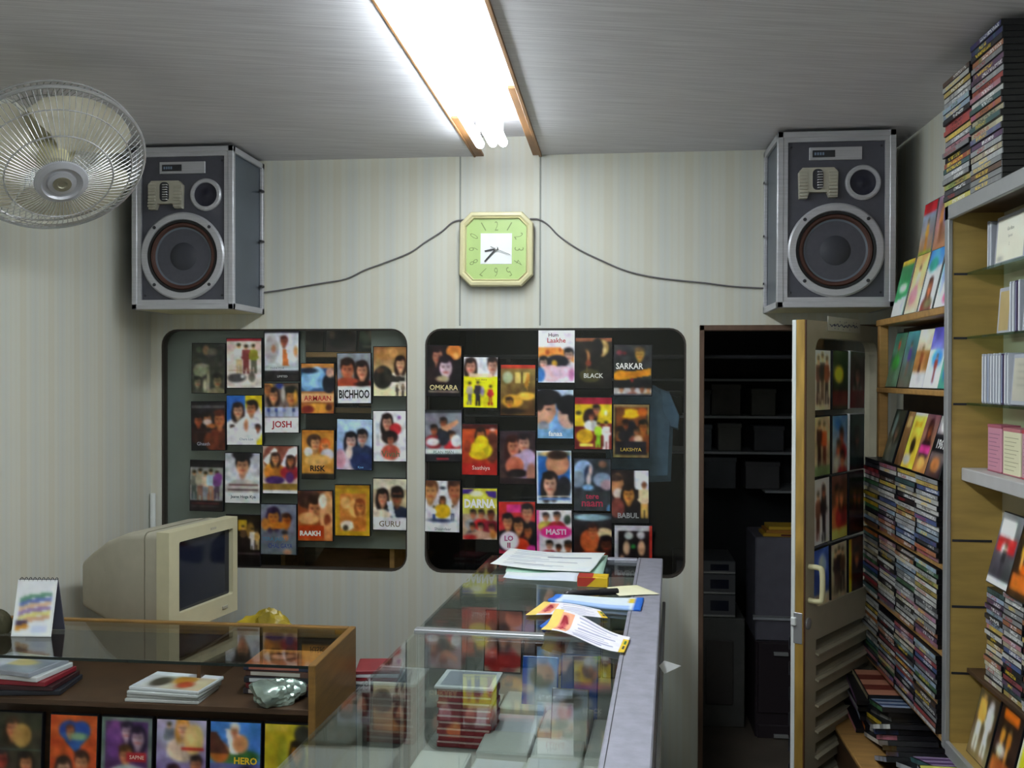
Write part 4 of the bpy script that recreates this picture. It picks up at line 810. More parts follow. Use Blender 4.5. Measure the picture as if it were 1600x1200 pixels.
for i, z in enumerate(slots):
    s_ = MB(); L0, L1 = ll - 0.004, gr + 0.004
    vs = [(L0, -0.010, z - 0.016), (L1, -0.010, z - 0.016), (L1, -0.012, z - 0.010), (L0, -0.012, z - 0.010), (L0, DTH, z + step * 0.02), (L1, DTH, z + step * 0.02), (L1, DTH, z + step * 0.08), (L0, DTH, z + step * 0.08)]
    s_.add(vs, [(0,1,2,3),(4,7,6,5),(0,4,5,1),(3,2,6,7),(0,3,7,4),(1,5,6,2)]); P('louvre_slat', s_, M_DOOR)
    P('rear_ledge', MB().cbox((ll - 0.01, DTH, z - 0.012), (gr + 0.01, DTH + 0.04, z), 0.001), M_DARK)
    P('rear_lip', MB().cbox((ll - 0.01, DTH + 0.04, z - 0.012), (gr + 0.01, DTH + 0.044, z + 0.03), 0.001), M_DARK)
hz1 = on_door(1268, 884).z; hz0 = on_door(1268, 936).z; hx = on_door(1264, 900).x
P('pull_handle', MB().tube(smooth_path([(hx, 0.0, hz1), (hx, -0.03, hz1), (hx, -0.042, hz1 - 0.012), (hx, -0.042, hz0 + 0.012), (hx, -0.03, hz0), (hx, 0.0, hz0)], 5), 0.0085, 10), M_CREAM, s=True)
lkz = on_door(1250, 985).z
P('lock_plate', MB().cbox((-0.0065, 0.006, lkz - 0.05), (-0.003, DTH - 0.008, lkz + 0.045), 0.001), M_CHROME)
P('latch', MB().cbox((-0.014, 0.024, lkz + 0.005), (-0.004, 0.040, lkz + 0.03), 0.002), M_WHITE)
P('key_plate', MB().lathe([(0.018, 0), (0.018, 0.004), (0.006, 0.006), (1e-4, 0.006)], (0.022, 0.0, lkz + 0.01), (0, -1, 0), 20), M_CHROME, s=True)
for hzz in (0.25, 0.9, 1.5): P('hinge', MB().tube([(DWID + 0.004, 0.004, hzz), (DWID + 0.004, 0.004, hzz + 0.09)], 0.006, 8), M_DARK)
# hand-lettered notice taped to the top of the leaf
sa, sb_ = on_door(1293, 494), on_door(1343, 521)
sg = P('taped_notice', MB().cbox((sa.x, -0.002, sb_.z), (sb_.x, 0.0, sa.z), 0.0004), mat('notice_paper', 'b4b0a6', 0.6))
sq = MB(); rg = random.Random(5); sw, sh = sb_.x - sa.x, sa.z - sb_.z
for (u, v, l) in ((.12, .62, .1), (.26, .55, .1), (.4, .58, .14), (.56, .6, .1), (.7, .52, .14), (.84, .56, .08)):
    c = Vector((sa.x + u * sw, -0.0026, sb_.z + (1 - v) * sh)); pts = []
    for i in range(7): pts.append(c + Vector(((i / 6 - 0.5) * l * sw * 1.5, 0, math.sin(i * 1.5 + u * 9) * sh * 0.09)))
    sq.tube(pts, 0.0011, 4)
for u, v in ((.2, .8), (.3, .82), (.5, .34), (.55, .3), (.66, .82), (.78, .28), (.88, .3), (.45, .84), (.35, .3)):
    c = Vector((sa.x + u * sw, -0.0026, sb_.z + (1 - v) * sh)); sq.lathe([(0.0024, 0), (1e-4, 0.0006)], c, seg=6)
part('handwriting', sq, ink('2a2c60'), sg, local=True)
# covers stood behind the door pane
PALS = [('8a8a80','5a5048','b0a898','3a2c2c'),('c8b060','7a5a3a','d8c8a0','a04030'),('a0a090','707060','6a8058','b03838'),('b8b0a8','6a5a58','3a3034','c8a090'),('4a5a80','304060','c8c8d0','8a5030'),('9a7a58','6a4a38','c89a68','40506a'),
        ('3a4a44','20282a','8a9a80','c0b8a0'),('c04838','8a2a28','e0c8a0','2a2a40'),('6a88b0','405a88','e0e0e8','c09038'),('d8d8d4','a8a8b0','b05040','404858'),('3c8a58','2a5a48','d8c850','e0e0d8'),('c88838','8a4a20','e8d8b0','3a2418'),('2a2a30','1a1a20','a86a40','c8c0b0'),('8a4a80','502a58','d8a8c0','e0d080')]
dlook = {(0,0):('white case of a standing group', [('g','c8c4b8','b0a894'),('f',.25,.1,.8,'5a4038','443830'),('f',.5,.05,.85,'3c3434','5a4a40'),('f',.78,.1,.8,'7a4a38','3a3030')]),
 (1,0):('dark green case with a yellow flower', [('g','3a4a3a','2a3028'),('e',.4,.4,.3,.14,'b8a030'),('r',0,.7,1,.95,'5a2c2c')]),
 (2,0):('murky red-green case of a girl', [('g','4a5048','4a2028'),('w',.5,.4,.16,'a08070','2a2420','707468'),('r',0,.7,1,1,'5a2028')]),
 (0,1):('beige case of two tall women', [('g','a89880','8a8068'),('f',.35,.08,.8,'4a2c28','382420'),('f',.65,.1,.78,'a8502c','5a3428'),('r',0,.85,1,1,'5a6848')]),
 (1,1):('red-blue case of a family group', [('g','5a80a8','9a9488'),('e',.35,.15,.25,.1,'3a6aa0'),('h',.6,.35,.12,SD,H1,'9a2c30'),('h',.4,.55,.11,SK,H1,'a8a498'),('h',.65,.75,.12,SK,H1,'8a3034')]),
 (2,1):('dark teal case', [('g','2c3c3c','24282c'),('w',.5,.4,.16,'5a5048','181c1c','2a3434')]),
 (0,2):('pale case of a woman in a long dark dress', [('g','b8b4b0','a8a4a0'),('f',.3,.2,.75,'6a4838','5a4034'),('f',.65,.12,.86,'2c2428','201c20'),('w',.65,.2,.08,'b88868',H1,None)]),
 (1,2):('orange-brown case of a hugging couple', [('g','5a3c30','6a4a34'),('h',.35,.3,.14,'b07848',H1,'a86038'),('w',.62,.34,.13,'b87c50','2a1814','8a2a28'),('r',0,.82,1,1,'b09048')]),
 (2,2):('black-brown case of a couple', [('g','241c1e','2c1c1c'),('h',.4,.35,.14,'7a4a38',H1,'3a2020'),('w',.66,.4,.12,'6a3a2c',H1,None)]),
 (0,3):('blue case over a cream strip', [('g','3a5490','283c68'),('e',.6,.3,.25,.2,'8898b8'),('r',0,.8,1,1,'a89c88')]),
 (1,3):('tan case of three posed figures', [('g','a09880','8a8068'),('f',.28,.1,.8,'3c3028','4a4034'),('f',.5,.06,.86,'2c2420','3a3028'),('f',.74,.1,.8,'5a4638','2c2824')]),
 (2,3):('dark red case with a yellow spine', [('g','4a2c24','241c20'),('h',.55,.35,.15,'8a5a3c',H1,'3a2420'),('r',0,0,.16,1,'b89020')])}
rowpx = [(546, 640), (650, 742), (746, 848), (855, 944)]
colx = [(gl + 0.004, 0.128), (gl + 0.146, 0.128), (gl + 0.288, 0.128)]
rn = ['top', 'second', 'third', 'bottom']; cn = ['left', 'middle', 'right']
for (c, r), (look, ops) in dlook.items():
    z1 = on_door(1290, rowpx[r][0]).z; z0 = on_door(1290, rowpx[r][1]).z - 0.004
    x0, w = colx[c]
    if x0 + w > gr + 0.07: continue
    Mx = DM @ Matrix.Translation((x0 + w / 2, 0.0135, z0)) @ Matrix.Rotation(math.radians((c - r) * 0.7), 4, 'Y')
    cover_case('film_case', Mx, w, z1 - z0, 0.014, ops, '%s, door pane, %s row %s' % (look, rn[r], cn[c]), 'film case', 'film cases shown in the door pane', seed=100 + c * 7 + r, res=(20, 28), shell=(mat('white_case', 'c8ccd0', 0.35) if c == 2 and r < 2 else None), mott=0.07, gain=1.45)

# ================================================================== MAIN GLASS COUNTER
CR = -0.058; CT = 0.93; CB = 0.62
CM = Matrix.Translation((-0.131, 3.29, 0)) @ Matrix.Rotation(CR, 4, 'Z'); CI = CM.inverted()
CL = 2.35; HWc = 0.292                                # length towards the camera, half width
counter = thing('display_counter', 'long glass display counter with a broad grey metal edge and papers on top', 'counter', M=CM)
P = lambda n, b, mt, par=counter, s=False: part(n, b, mt, par, s, True)
P('base_cabinet', MB().cbox((-HWc + 0.01, -CL + 0.01, 0.06), (HWc - 0.01, -0.01, CB - 0.02), 0.004), M_DARK)
P('plinth', MB().box((-HWc + 0.04, -CL + 0.04, 0.0), (HWc - 0.04, -0.04, 0.06)), M_BLACK)
P('deck', MB().cbox((-HWc + 0.004, -CL + 0.004, CB - 0.02), (HWc - 0.004, -0.004, CB), 0.002), mat('deck_board', '8b8d86', 0.5, noise=0.1))
jy = [CI @ at_z(648, 985, CT), CI @ at_z(985, 998, CT)]; jy = (jy[0].y + jy[1].y) / 2
P('glass_top', MB().box((-HWc, jy + 0.012, CT - 0.006), (HWc - 0.082, -0.03, CT)), M_GLASS)
P('glass_top', MB().box((-HWc, -CL, CT - 0.006), (HWc - 0.082, jy - 0.012, CT)), M_GLASS)
P('glass_side', MB().box((-HWc, jy + 0.004, CB), (-HWc + 0.005, -0.004, CT - 0.007)), M_GLASS)
P('glass_side', MB().box((-HWc, -CL, CB), (-HWc + 0.005, jy - 0.004, CT - 0.007)), M_GLASS)
P('glass_end', MB().box((-HWc + 0.006, -0.006, CB), (HWc - 0.02, -0.001, CT - 0.007)), M_GLASS)
P('edge_rail', MB().cbox((HWc - 0.085, -CL, CT - 0.03), (HWc - 0.001, 0.0, CT + 0.003), 0.003), M_ALUL)
P('rail_groove', MB().box((HWc - 0.076, -CL, CT + 0.0026), (HWc - 0.0745, -0.002, CT + 0.0036)), M_DARK)
P('end_rail', MB().cbox((0.02, -0.034, CT - 0.02), (HWc - 0.086, -0.0, CT + 0.002), 0.002), M_ALUL)
P('joint_strip', MB().cbox((-HWc - 0.004, jy - 0.013, CT - 0.009), (HWc - 0.086, jy + 0.013, CT + 0.004), 0.002), mat('joint_metal', 'a4a6aa', 0.4, 0.6))
P('back_panel', MB().box((HWc - 0.016, -CL, CB), (HWc - 0.006, -0.004, CT - 0.03)), M_ALUL)
P('side_rail', MB().cbox((HWc, -CL, CT - 0.1), (HWc + 0.01, -0.25, CT - 0.085), 0.002), M_CHROME)
# interior: what lies and stands on the deck
def in_counter(px, py, z): return CI @ at_z(px, py, z)
M_SLIP = mat('white_slip', 'b9bcb4', 0.5, noise=0.06, scale=25)
GF = 'pale slip cases laid in rows in the counter'
n = 0
for r in range(9):
    for c in range(4):
        y = -0.62 - r * 0.152; x = -0.262 + c * 0.128
        if (r, c) in ((1, 0), (2, 0), (0, 3)): continue
        rg = random.Random(r * 9 + c)
        if y < -1.75: continue
        nstack = 1 + (c + r) % 2
        o = part('slip_case', MB().cbox((0, 0, 0), (0.122, 0.14, 0.022 + 0.01 * nstack), 0.002), M_SLIP, None); o.matrix_basis = CM @ Matrix.Translation((x, y - 0.14, CB)) @ Matrix.Rotation(rg.uniform(-0.03, 0.03), 4, 'Z')
        o['_root'] = 1; ROOTS.append(o)
        tag(o, 'pale slip case lying flat in the counter, row %s from the far end, %s across' % (ordinal(r + 1), ordinal(c + 1)), 'case', GF)
        part('paper_insert', MB().box((0.006, 0.006, 0.022 + 0.01 * nstack), (0.116, 0.134, 0.0226 + 0.01 * nstack)), [ink('c9cbc2'), ink('b87a68'), ink('c4c8cc')][rg.randint(0, 2) if rg.random() < .5 else 0], o, local=True)
        n += 1
def stood(name, u0, dx, y, w, h, t, lean, ops, label, seed, group='packs stood inside the counter', z=CB, shell=None, titles=()):
    Mx = CM @ Matrix.Translation((u0 + dx, y, z + 0.002)) @ Matrix.Rotation(math.radians(-lean), 4, 'X')
    return cover_case(name, Mx, w, h, t, ops, label, 'film case', group, seed=seed, res=(22, 30), shell=shell, titles=titles)
# red stack under a white sheet
for k in range(9):
    o = link('film_case', case_mesh(0.135, 0.016, 0.125, ink('a02a34') if k % 3 else ink('8a2830'))); o.matrix_basis = CM @ Matrix.Translation((-0.19 + 0.004 * (k % 2), -0.885, CB + 0.001 + k * 0.0163)); o['_root'] = 1; ROOTS.append(o)
    tag(o, 'red case, %s from the bottom of the stack inside the counter' % ordinal(k + 1), 'film case', 'red stack in the counter')
    part('pale_edge', MB().box((-0.066, -0.0633, 0.011), (0.066, -0.0625, 0.0155)), ink('c8a8a0'), o, local=True)
o = part('card_box', MB().cbox((-0.075, -0.07, 0), (0.075, 0.07, 0.006), 0.001), M_WHITEP, None); o.matrix_basis = CM @ Matrix.Translation((-0.188, -0.885, CB + 0.149)); o['_root'] = 1; ROOTS.append(o)
tag(o, 'white card sheet lying on the red stack inside the counter', 'card')
part('printed_patch', MB().box((-0.062, -0.056, 0.006), (0.062, 0.056, 0.0066)), ink('b0b4c0'), o, local=True)
M_BLUEP = mat('blue_wrap', '2f62b8', 0.12, noise=0.2, scale=14, bump=0.6)
stood('film_case', -0.03, 0, -0.72, 0.098, 0.165, 0.02, 12, [('g','8aa0c8','c8d0e0'),('r',0,0,.1,1,'2a5ab8'),('e',.55,.3,.36,.2,'8a8878'),('e',.6,.7,.3,.2,'dfe4ee'),('r',0,.93,1,1,'b83848')], 'blue and white wrapped pack standing in the middle of the counter', 300, shell=M_BLUEP)
stood('film_case', 0.075, 0, -0.70, 0.1, 0.17, 0.02, 12, [('g','a0a4b8','3060c0'),('e',.7,.3,.3,.16,'a87868'),('e',.4,.55,.4,.12,'3a62c0'),('e',.7,.75,.2,.1,'c8ccd8')], 'blue pack with a brown figure standing in the counter beside the wrapped pack', 301, shell=M_BLUEP)
stood('film_case', 0.072, 0, -0.93, 0.092, 0.15, 0.02, 18, [('g','98a0b0','c8c8b8'),('e',.35,.35,.2,.16,'b88868'),('e',.6,.2,.25,.12,'6a6458'),('r',0,.5,1,1,'c0c0b0')], 'clear-wrapped silver pack standing in front of the blue packs', 302, shell=mat('silver_wrap', 'b8bcc0', 0.12, 0.7, noise=0.2, scale=20, bump=0.8))
GR = 'film cases stood at the far end of the counter'
for k, (x, w, lk, ops) in enumerate([(-0.2, 0.12, 'red and cream', [('g','a0584a','b8a890'),('w',.5,.4,.16,SK,'3a1c14','c03838'),('r',0,.75,1,.9,'b83434')]), (-0.075, 0.12, 'brown', [('g','6a4434','9a8468'),('h',.4,.35,.15,SD,H1,'4a3430'),('e',.7,.6,.2,.14,'c8a078')]), (0.05, 0.115, 'grey-blue', [('g','808a98','6a7078'),('w',.45,.35,.16,SK,H1,'a8b0c0')]), (0.16, 0.1, 'olive', [('g','6a6c50','8a8868'),('h',.5,.4,.16,SK,H1,'3a4030')])]):
    stood('film_case', x, 0, -0.33, w, 0.19, 0.014, 10, ops, '%s film case stood at the far end inside the counter' % lk, 310 + k, GR)
for k, (x, y) in enumerate(((-0.22, -0.12), (-0.09, -0.13), (0.04, -0.12))):
    o = link('film_case', case_mesh(0.12, 0.05, 0.13, mat('grey_case', '8a8f8c', 0.4, noise=0.2, scale=30))); o.matrix_basis = CM @ Matrix.Translation((x, y, CB)); o['_root'] = 1; ROOTS.append(o)
    tag(o, 'grey boxed set lying at the far end inside the counter, %s from the wall side' % ordinal(k + 1), 'case', 'grey boxed sets in the counter')
    part('label_patch', MB().box((-0.05, -0.055, 0.05), (0.05, 0.055, 0.0508)), ink(['a8a890', '9a8078', '98a0a8'][k]), o, local=True)

# ------------------------------------------------------------------ papers on the counter
def paper(name, pix, z, label, ops, nu=16, nv=16, wav=0.004, cat='paper', thick=0.0006, seed=0, titles=(), grp='papers on the counter', mt=None):
    """four pixel corners (top-left, top-right, bottom-right, bottom-left) on the counter top"""
    q = [at_z(x, y, z) for x, y in pix]; o0 = (q[0] + q[1] + q[2] + q[3]) / 4
    C = paint(ops, nu, nv, seed, 0.012, 0); U, V = np.meshgrid(np.linspace(0, 1, nu), np.linspace(0, 1, nv))
    Q = [np.array(p - o0) for p in q]
    Pn = ((1-U)*(1-V))[..., None]*Q[0] + (U*(1-V))[..., None]*Q[1] + (U*V)[..., None]*Q[2] + ((1-U)*V)[..., None]*Q[3]
    rg = np.random.RandomState(seed); ph = rg.rand(3) * 6
    hgt = wav * (0.5 + 0.5 * np.sin(U * 5 + ph[0])) * (0.4 + 0.6 * np.sin(V * 3 + ph[1]) ** 2); Pn[..., 2] += hgt
    me = sheet_mesh(name, C, (0, 0, 0), (1, 0, 0), (0, 1, 0), mt or M_PAPER)
    top = Pn.reshape(-1, 3); me.vertices.foreach_set('co', top.ravel().tolist()); me.update()
    o = link(name, me); o.location = o0; o['_root'] = 1; ROOTS.append(o); tag(o, label, cat, grp)
    sd = o.modifiers.new('thickness', 'SOLIDIFY'); sd.thickness = thick; sd.offset = -1
    return o
W0 = 'e6ebf2'
paper('paper_sheet', [(798, 859), (946, 867), (921, 897), (766, 883)], CT + 0.012, 'large white printed sheet lying topmost at the far end of the counter', [('g', W0, W0), ('r', .45, .3, .9, .34, '8a90a0'), ('r', .45, .55, .8, .57, '9aa0b0'), ('r', .2, .75, .7, .77, 'b0b6c0')] + [('r', .1, .1 + .09 * i, .4 + .1 * (i % 3), .125 + .09 * i, 'b8bec8') for i in range(9)], nu=50, nv=40, seed=1, wav=0.008)
paper('plastic_folder', [(800, 863), (950, 868), (940, 905), (790, 893)], CT + 0.003, 'pale green folder under the large white sheet', [('g', 'a8c8b8', 'b0d0c0')], seed=2, wav=0.003, cat='folder', thick=0.003)
paper('paper_sheet', [(792, 894), (905, 897), (901, 911), (786, 903)], CT + 0.006, 'narrow folded white sheet beside the yellow and red box', [('g', 'e2e8f4', 'd8e0ee')], seed=3, wav=0.006)
# small yellow and red carton
pa, pb = CI @ at_z(902, 917, CT), CI @ at_z(950, 917, CT)
ctn = thing('small_carton', 'small yellow and red carton on the counter beside the folded sheet', 'carton', M=CM @ Matrix.Translation((pa.x, pa.y, CT + 0.001)))
cwid = pb.x - pa.x
part('carton_body', MB().cbox((0, 0, 0), (cwid, 0.06, 0.028), 0.001), ink('e0b81c'), ctn, local=True)
part('red_wedge', MB().prism([(0, 0.001), (cwid * 0.3, 0.001), (cwid * 0.62, 0.027), (0, 0.027)], -0.0008, 0), ink('b83424'), ctn, local=True)
part('red_lid', MB().box((0, 0.0, 0.028), (cwid * 0.5, 0.06, 0.0286)), ink('b83424'), ctn, local=True)
# black marker pen
q0, q1 = at_z(880, 928, CT + 0.01), at_z(966, 924, CT + 0.01)
pen = thing('marker_pen', 'black marker pen lying behind the blue-edged booklet', 'pen', q0)
part('barrel', MB().tube([q0.lerp(q1, 0.0), q0.lerp(q1, 0.04), q0.lerp(q1, 0.08), q0.lerp(q1, 0.66)], [0.003, 0.006, 0.0085, 0.0085], 12), M_BLACK, pen, True)
part('pen_cap', MB().tube([q0.lerp(q1, 0.655), q0.lerp(q1, 0.98), q0.lerp(q1, 1.0)], [0.0098, 0.0098, 0.007], 12), M_RUBBER, pen, True)
paper('card', [(948, 918), (995, 914), (1031, 928), (968, 931)], CT + 0.006, 'cream card lying across the metal counter edge', [('g', 'e4e0bc', 'e8e4c8')], seed=4, wav=0.003, cat='card', thick=0.001)
paper('booklet', [(868, 931), (1006, 935), (1001, 953), (856, 940)], CT + 0.008, 'white booklet with bright blue ends on the counter', [('g', 'dce6f8', 'd4e0f4'), ('r', 0, 0, .1, 1, '3878d0'), ('r', .9, 0, 1, 1, '3070cc'), ('r', .15, .8, .88, 1, 'a8c4f0'), ('r', .86, .1, .9, .5, 'd8c040')], nu=30, seed=5, wav=0.006, cat='booklet', thick=0.006)
RC = [('g', 'e8e4f0', 'e4e2f0'), ('r', 0, 0, .13, 1, 'e8cc70'), ('r', .13, .1, .3, .9, 'e8a888'), ('e', .2, .4, .03, .14, 'a01c38'), ('e', .2, .65, .025, .08, 'b83050'), ('r', .93, .2, 1, 1, 'd8b838')]
RC += [('r', .36 + .02 * (i % 2), .1 + .11 * i, .85 - .06 * ((i * 5) % 3), .135 + .11 * i, 'a4a4c0') for i in range(8)]
RC += [('p', [(.155, .2), (.2, .2), (.26, .42), (.235, .46), (.2, .34), (.17, .5), (.155, .5)], '9a1c30'), ('r', .16, .66, .26, .7, 'a82038'), ('r', .2, .58, .22, .8, 'a82038'), ('r', .95, .3, .985, .5, '2a6a34'), ('r', .95, .6, .985, .8, '333')]
paper('receipt', [(850, 940), (938, 953), (950, 966), (821, 961)], CT + 0.005, 'printed receipt half under the booklet', RC, nu=60, nv=30, seed=6, wav=0.006, cat='receipt')
paper('receipt', [(868, 960), (985, 997), (975, 1021), (845, 993)], CT + 0.008, 'curled receipt with yellow and red header in front of the booklet', RC, nu=80, nv=40, seed=7, wav=0.02, cat='receipt')
paper('blue_slip', [(873, 956), (878, 961), (850, 985), (843, 978)], CT + 0.003, 'small blue slip under the curled receipt', [('g', '3a70c0', '3060b0')], nu=6, nv=6, seed=8, wav=0.001, cat='paper')
tg = at_z(1028, 1020, CT - 0.02); tgl = CI @ tg
o = part('paper_tag', MB().prism([(0, 0), (0.012, 0.012), (0.05, 0.002), (0.012, -0.018)], 0, 0.0015), M_WHITEP); o.matrix_basis = CM @ Matrix.Translation((HWc + 0.0005, tgl.y, CT - 0.05)); o['_root'] = 1; ROOTS.append(o)
tag(o, 'white paper tag sticking out of the metal edge of the counter', 'tag')

# ================================================================== LEFT COUNTER
LT = 0.85; LY1, LY0 = 2.60, 2.24; LXR = -0.716; LXL = XL + 0.012
SHZ = 0.742
lc = thing('wooden_counter', 'brown wooden counter with a glass top in the left foreground', 'counter', ((LXL + LXR) / 2, LY0, 0))
P = lambda n, b, mt, par=lc, s=False: part(n, b, mt, par, s)
P('end_panel', MB().cbox((LXR - 0.018, LY0 - 0.005, 0), (LXR, LY1, LT + 0.002), 0.002), M_WOODO)
P('back_rail', MB().cbox((LXL, LY1 - 0.018, LT - 0.03), (LXR - 0.018, LY1, LT + 0.002), 0.002), M_WOODO)
P('back_panel', MB().box((LXL, LY1 - 0.012, 0.05), (LXR - 0.018, LY1 - 0.004, LT - 0.03)), M_WOODD)
P('glass_top', MB().box((LXL, LY0, LT - 0.008), (LXR - 0.019, LY1 - 0.019, LT - 0.002)), M_GLASS)
P('glass_edge', MB().box((LXL, LY0 - 0.0015, LT - 0.0085), (LXR - 0.019, LY0, LT - 0.0015)), mat('dark_glass_edge', '1a2422', 0.2))
P('shelf_board', MB().cbox((LXL, LY0, SHZ - 0.014), (LXR - 0.019, LY1 - 0.013, SHZ), 0.001), M_WOODD)
P('display_back', MB().box((LXL, LY0 + 0.05, 0.05), (LXR - 0.019, LY0 + 0.06, SHZ - 0.014)), M_WOODD)
P('ledge', MB().cbox((LXL, LY0, 0.5), (LXR - 0.019, LY0 + 0.05, 0.512), 0.001), M_WOODD)
P('divider', MB().box((-1.06, LY0 + 0.1, SHZ), (-1.05, LY1 - 0.013, LT - 0.0085)), M_WOODD)
fz0 = 0.5125; fh = SHZ - 0.018 - fz0 
front = [(-14, 66, 'olive-brown case of a man with a long-haired couple', [('g','3a3a28','3c3028'),('w',.4,.2,.13,SK,'3a2a18',None),('e',.6,.3,.2,.16,'a8844c'),('h',.2,.62,.13,'a04838','2a2020','4a5a88'),('w',.7,.66,.13,SK,'2a1c14','c8c0b8'),('r',0,.48,1,.5,'4a5c50'),('r',0,.86,.3,1,'a82c28')], []),
 (76, 153, 'orange case with a blue heart', [('g','c85c28','b84c24'),('e',.4,.2,.22,.13,'2c4c98'),('e',.66,.19,.2,.12,'2c4c98'),('p',[(.18,.24),(.88,.24),(.55,.5)],'2f5898'),('h',.42,.22,.08,SK,'6a3420',None),('e',.6,.28,.2,.05,'88a880'),('w',.3,.72,.15,SL,'3a241c','d0b090'),('h',.68,.62,.14,SK,'3a2018','c8bca8')], []),
 (156, 239, 'grey-bordered purple case of a couple', [('g','6a7a74','6a7a74'),('r',.08,.05,.92,1,'5a3868'),('e',.25,.3,.16,.25,'7a4a8a'),('h',.5,.18,.11,'c8b0c0','2a1c34',None),('w',.72,.26,.13,'b8a0b0','281a38',None),('h',.48,.5,.12,SK,'5a3c20','d8c8b8'),('r',.5,.46,.9,.58,'b03038'),('e',.55,.72,.36,.1,'a8b0b0'),('e',.25,.85,.18,.14,'d8c0a8'),('e',.7,.9,.2,.1,'c8c8b8')], [('SAPNE',.7,.52,.05,'e8c8b8',.36)]),
 (242, 324, 'lavender case of two couples under a red line', [('g','b8b0c8','5a4880'),('f',.25,.04,.46,'7a7c84','b0b0bc'),('w',.52,.1,.11,SL,'c88c38','e0c8b0'),('e',.75,.25,.2,.2,'d8b878'),('r',.5,.36,.95,.4,'b83028'),('h',.8,.58,.11,SK,'2a2020',None),('w',.35,.72,.12,SK,'3a1c28','c8a830'),('h',.72,.85,.16,SL,'1c1418',None),('e',.12,.85,.15,.12,'d8c050')], []),
 (326, 409, 'blue-sky case of a man in white with red-yellow lettering', [('g','4a80c8','5078b8'),('e',.5,.45,.5,.1,'3a6a38'),('p',[(.3,.1),(.55,.06),(.65,.4),(.4,.42)],'e8e4e0'),('h',.48,.1,.08,SK,'e0dcd8',None),('e',.6,.28,.16,.12,'c88c60'),('e',.18,.4,.2,.14,'b86a30'),('p',[(0,.14),(.12,.14),(.4,.42),(.0,.42)],'5a3428'),('r',0,.55,1,1,'5a5a90'),('e',.25,.78,.22,.16,'c8a830'),('w',.72,.82,.2,SK,'3a2414',None)], [('HERO',.7,.5,.09,'e8c020',.5,.03)]),
 (411, 486, 'mustard-yellow case of a dancing woman', [('g','b8a428','a89824'),('r',0,.02,.5,.1,'c0ac40'),('e',.4,.4,.12,.25,'98962c'),('w',.72,.35,.13,'c88c28','2a2010','a8781c'),('e',.85,.12,.2,.12,'3a3830')], [])]
for i, (x0, x1, look, ops, tt) in enumerate(front):
    a = at_y(x0, 1120, LY0 + 0.01); b = at_y(x1, 1120, LY0 + 0.01)
    Mx = Matrix.Translation(((a.x + b.x) / 2, LY0 + 0.012, fz0)) @ Matrix.Rotation(math.radians(-3), 4, 'X')
    cover_case('film_case', Mx, b.x - a.x - 0.002, 0.19, 0.014, ops, '%s, wooden counter front row' % look, 'film case', 'film cases shown along the front of the wooden counter', seed=200 + i, res=(34, 50), titles=tt, mott=0.065)
# stacks lying on the counter shelf
def flat_case(M, w, d, t, col, label, group, ops=None, seed=0, name='film_case', cat='film case'):
    o = link(name, case_mesh(w, t, d, mat('case_' + col, col, 0.35))); o.matrix_basis = M; o['_root'] = 1; ROOTS.append(o); tag(o, label, cat, group)
    if ops:
        me = sheet_mesh('cover_print', paint(ops, 22, 30, seed), (-w/2 + 0.003, d/2 - 0.003, t + 0.0005), (w - 0.006, 0, 0), (0, -(d - 0.006), 0), M_PRINT); link('cover_print', me, o, True)
    return o
pc = at_z(270, 1086, SHZ)
for k in range(4):
    flat_case(Matrix.Translation((pc.x + 0.003 * k, pc.y - 0.012 * 0 + 0.005 * (k % 2), SHZ + 0.0005 + k * 0.0085)) @ Matrix.Rotation(math.radians(90 - 2 * k), 4, 'Z'), 0.125, 0.19, 0.008, ['b8bab8', 'a8aaa8', 'c0c4c4', 'ccd0d4'][k], 'clear film case, %s from the bottom of the small pile on the wooden counter shelf' % ordinal(k + 1), 'small pile on the counter shelf',
              [('g','c8ccd4','b8a888'),('e',.4,.3,.3,.14,'4a4840'),('e',.6,.6,.3,.16,'b88838'),('e',.3,.7,.2,.12,'a84c30'),('r',.8,0,1,1,'e0e4ec')] if k == 3 else None, 400 + k)
pc = at_z(20, 1092, SHZ)
for k in range(5):
    flat_case(Matrix.Translation((pc.x - 0.01 * k, pc.y + 0.09, SHZ + 0.0005 + k * 0.0128)) @ Matrix.Rotation(math.radians(8 - 5 * k), 4, 'Z'), 0.19, 0.135, 0.0125, ['2a2c34', '3a2024', '8a2430', 'd0d2d4', '9a9ea8'][k], '%s case in the loose pile at the left end of the wooden counter' % ['charcoal', 'maroon-black', 'dark red', 'white', 'grey'][k], 'loose pile at the left end of the counter', [('g','9aa0a8','88909a'),('e',.5,.5,.3,.2,'c8b880'),('r',.1,.1,.4,.9,'c8ccd4')] if k == 4 else None, 410 + k)
pc = at_z(432, 1094, SHZ)
for k in range(5):
    o = flat_case(Matrix.Translation((pc.x - 0.004 + 0.006 * (k % 2), pc.y + 0.1, SHZ + 0.0005 + k * 0.0152)) @ Matrix.Rotation(math.radians(2 * (k % 3) - 2), 4, 'Z'), 0.19, 0.135, 0.015, ['3a3438', '6a2428', '2a2a34', '5a3a30', '2a3048'][k], '%s case in the stack behind the shiny bag' % ['charcoal', 'dark red', 'navy-black', 'brown', 'blue-black'][k], 'stack behind the shiny bag', [('g','c08848','a8603c'),('w',.4,.4,.18,SL,'5a2c18','c07040')] if k == 4 else None, 420 + k)
    part('spine_strip', MB().box((-0.08, -0.0682, 0.003), (0.05, -0.0675, 0.012)), [ink('b8b0a8'), ink('a86050'), ink('c8ccd0')][k % 3], o, local=True)
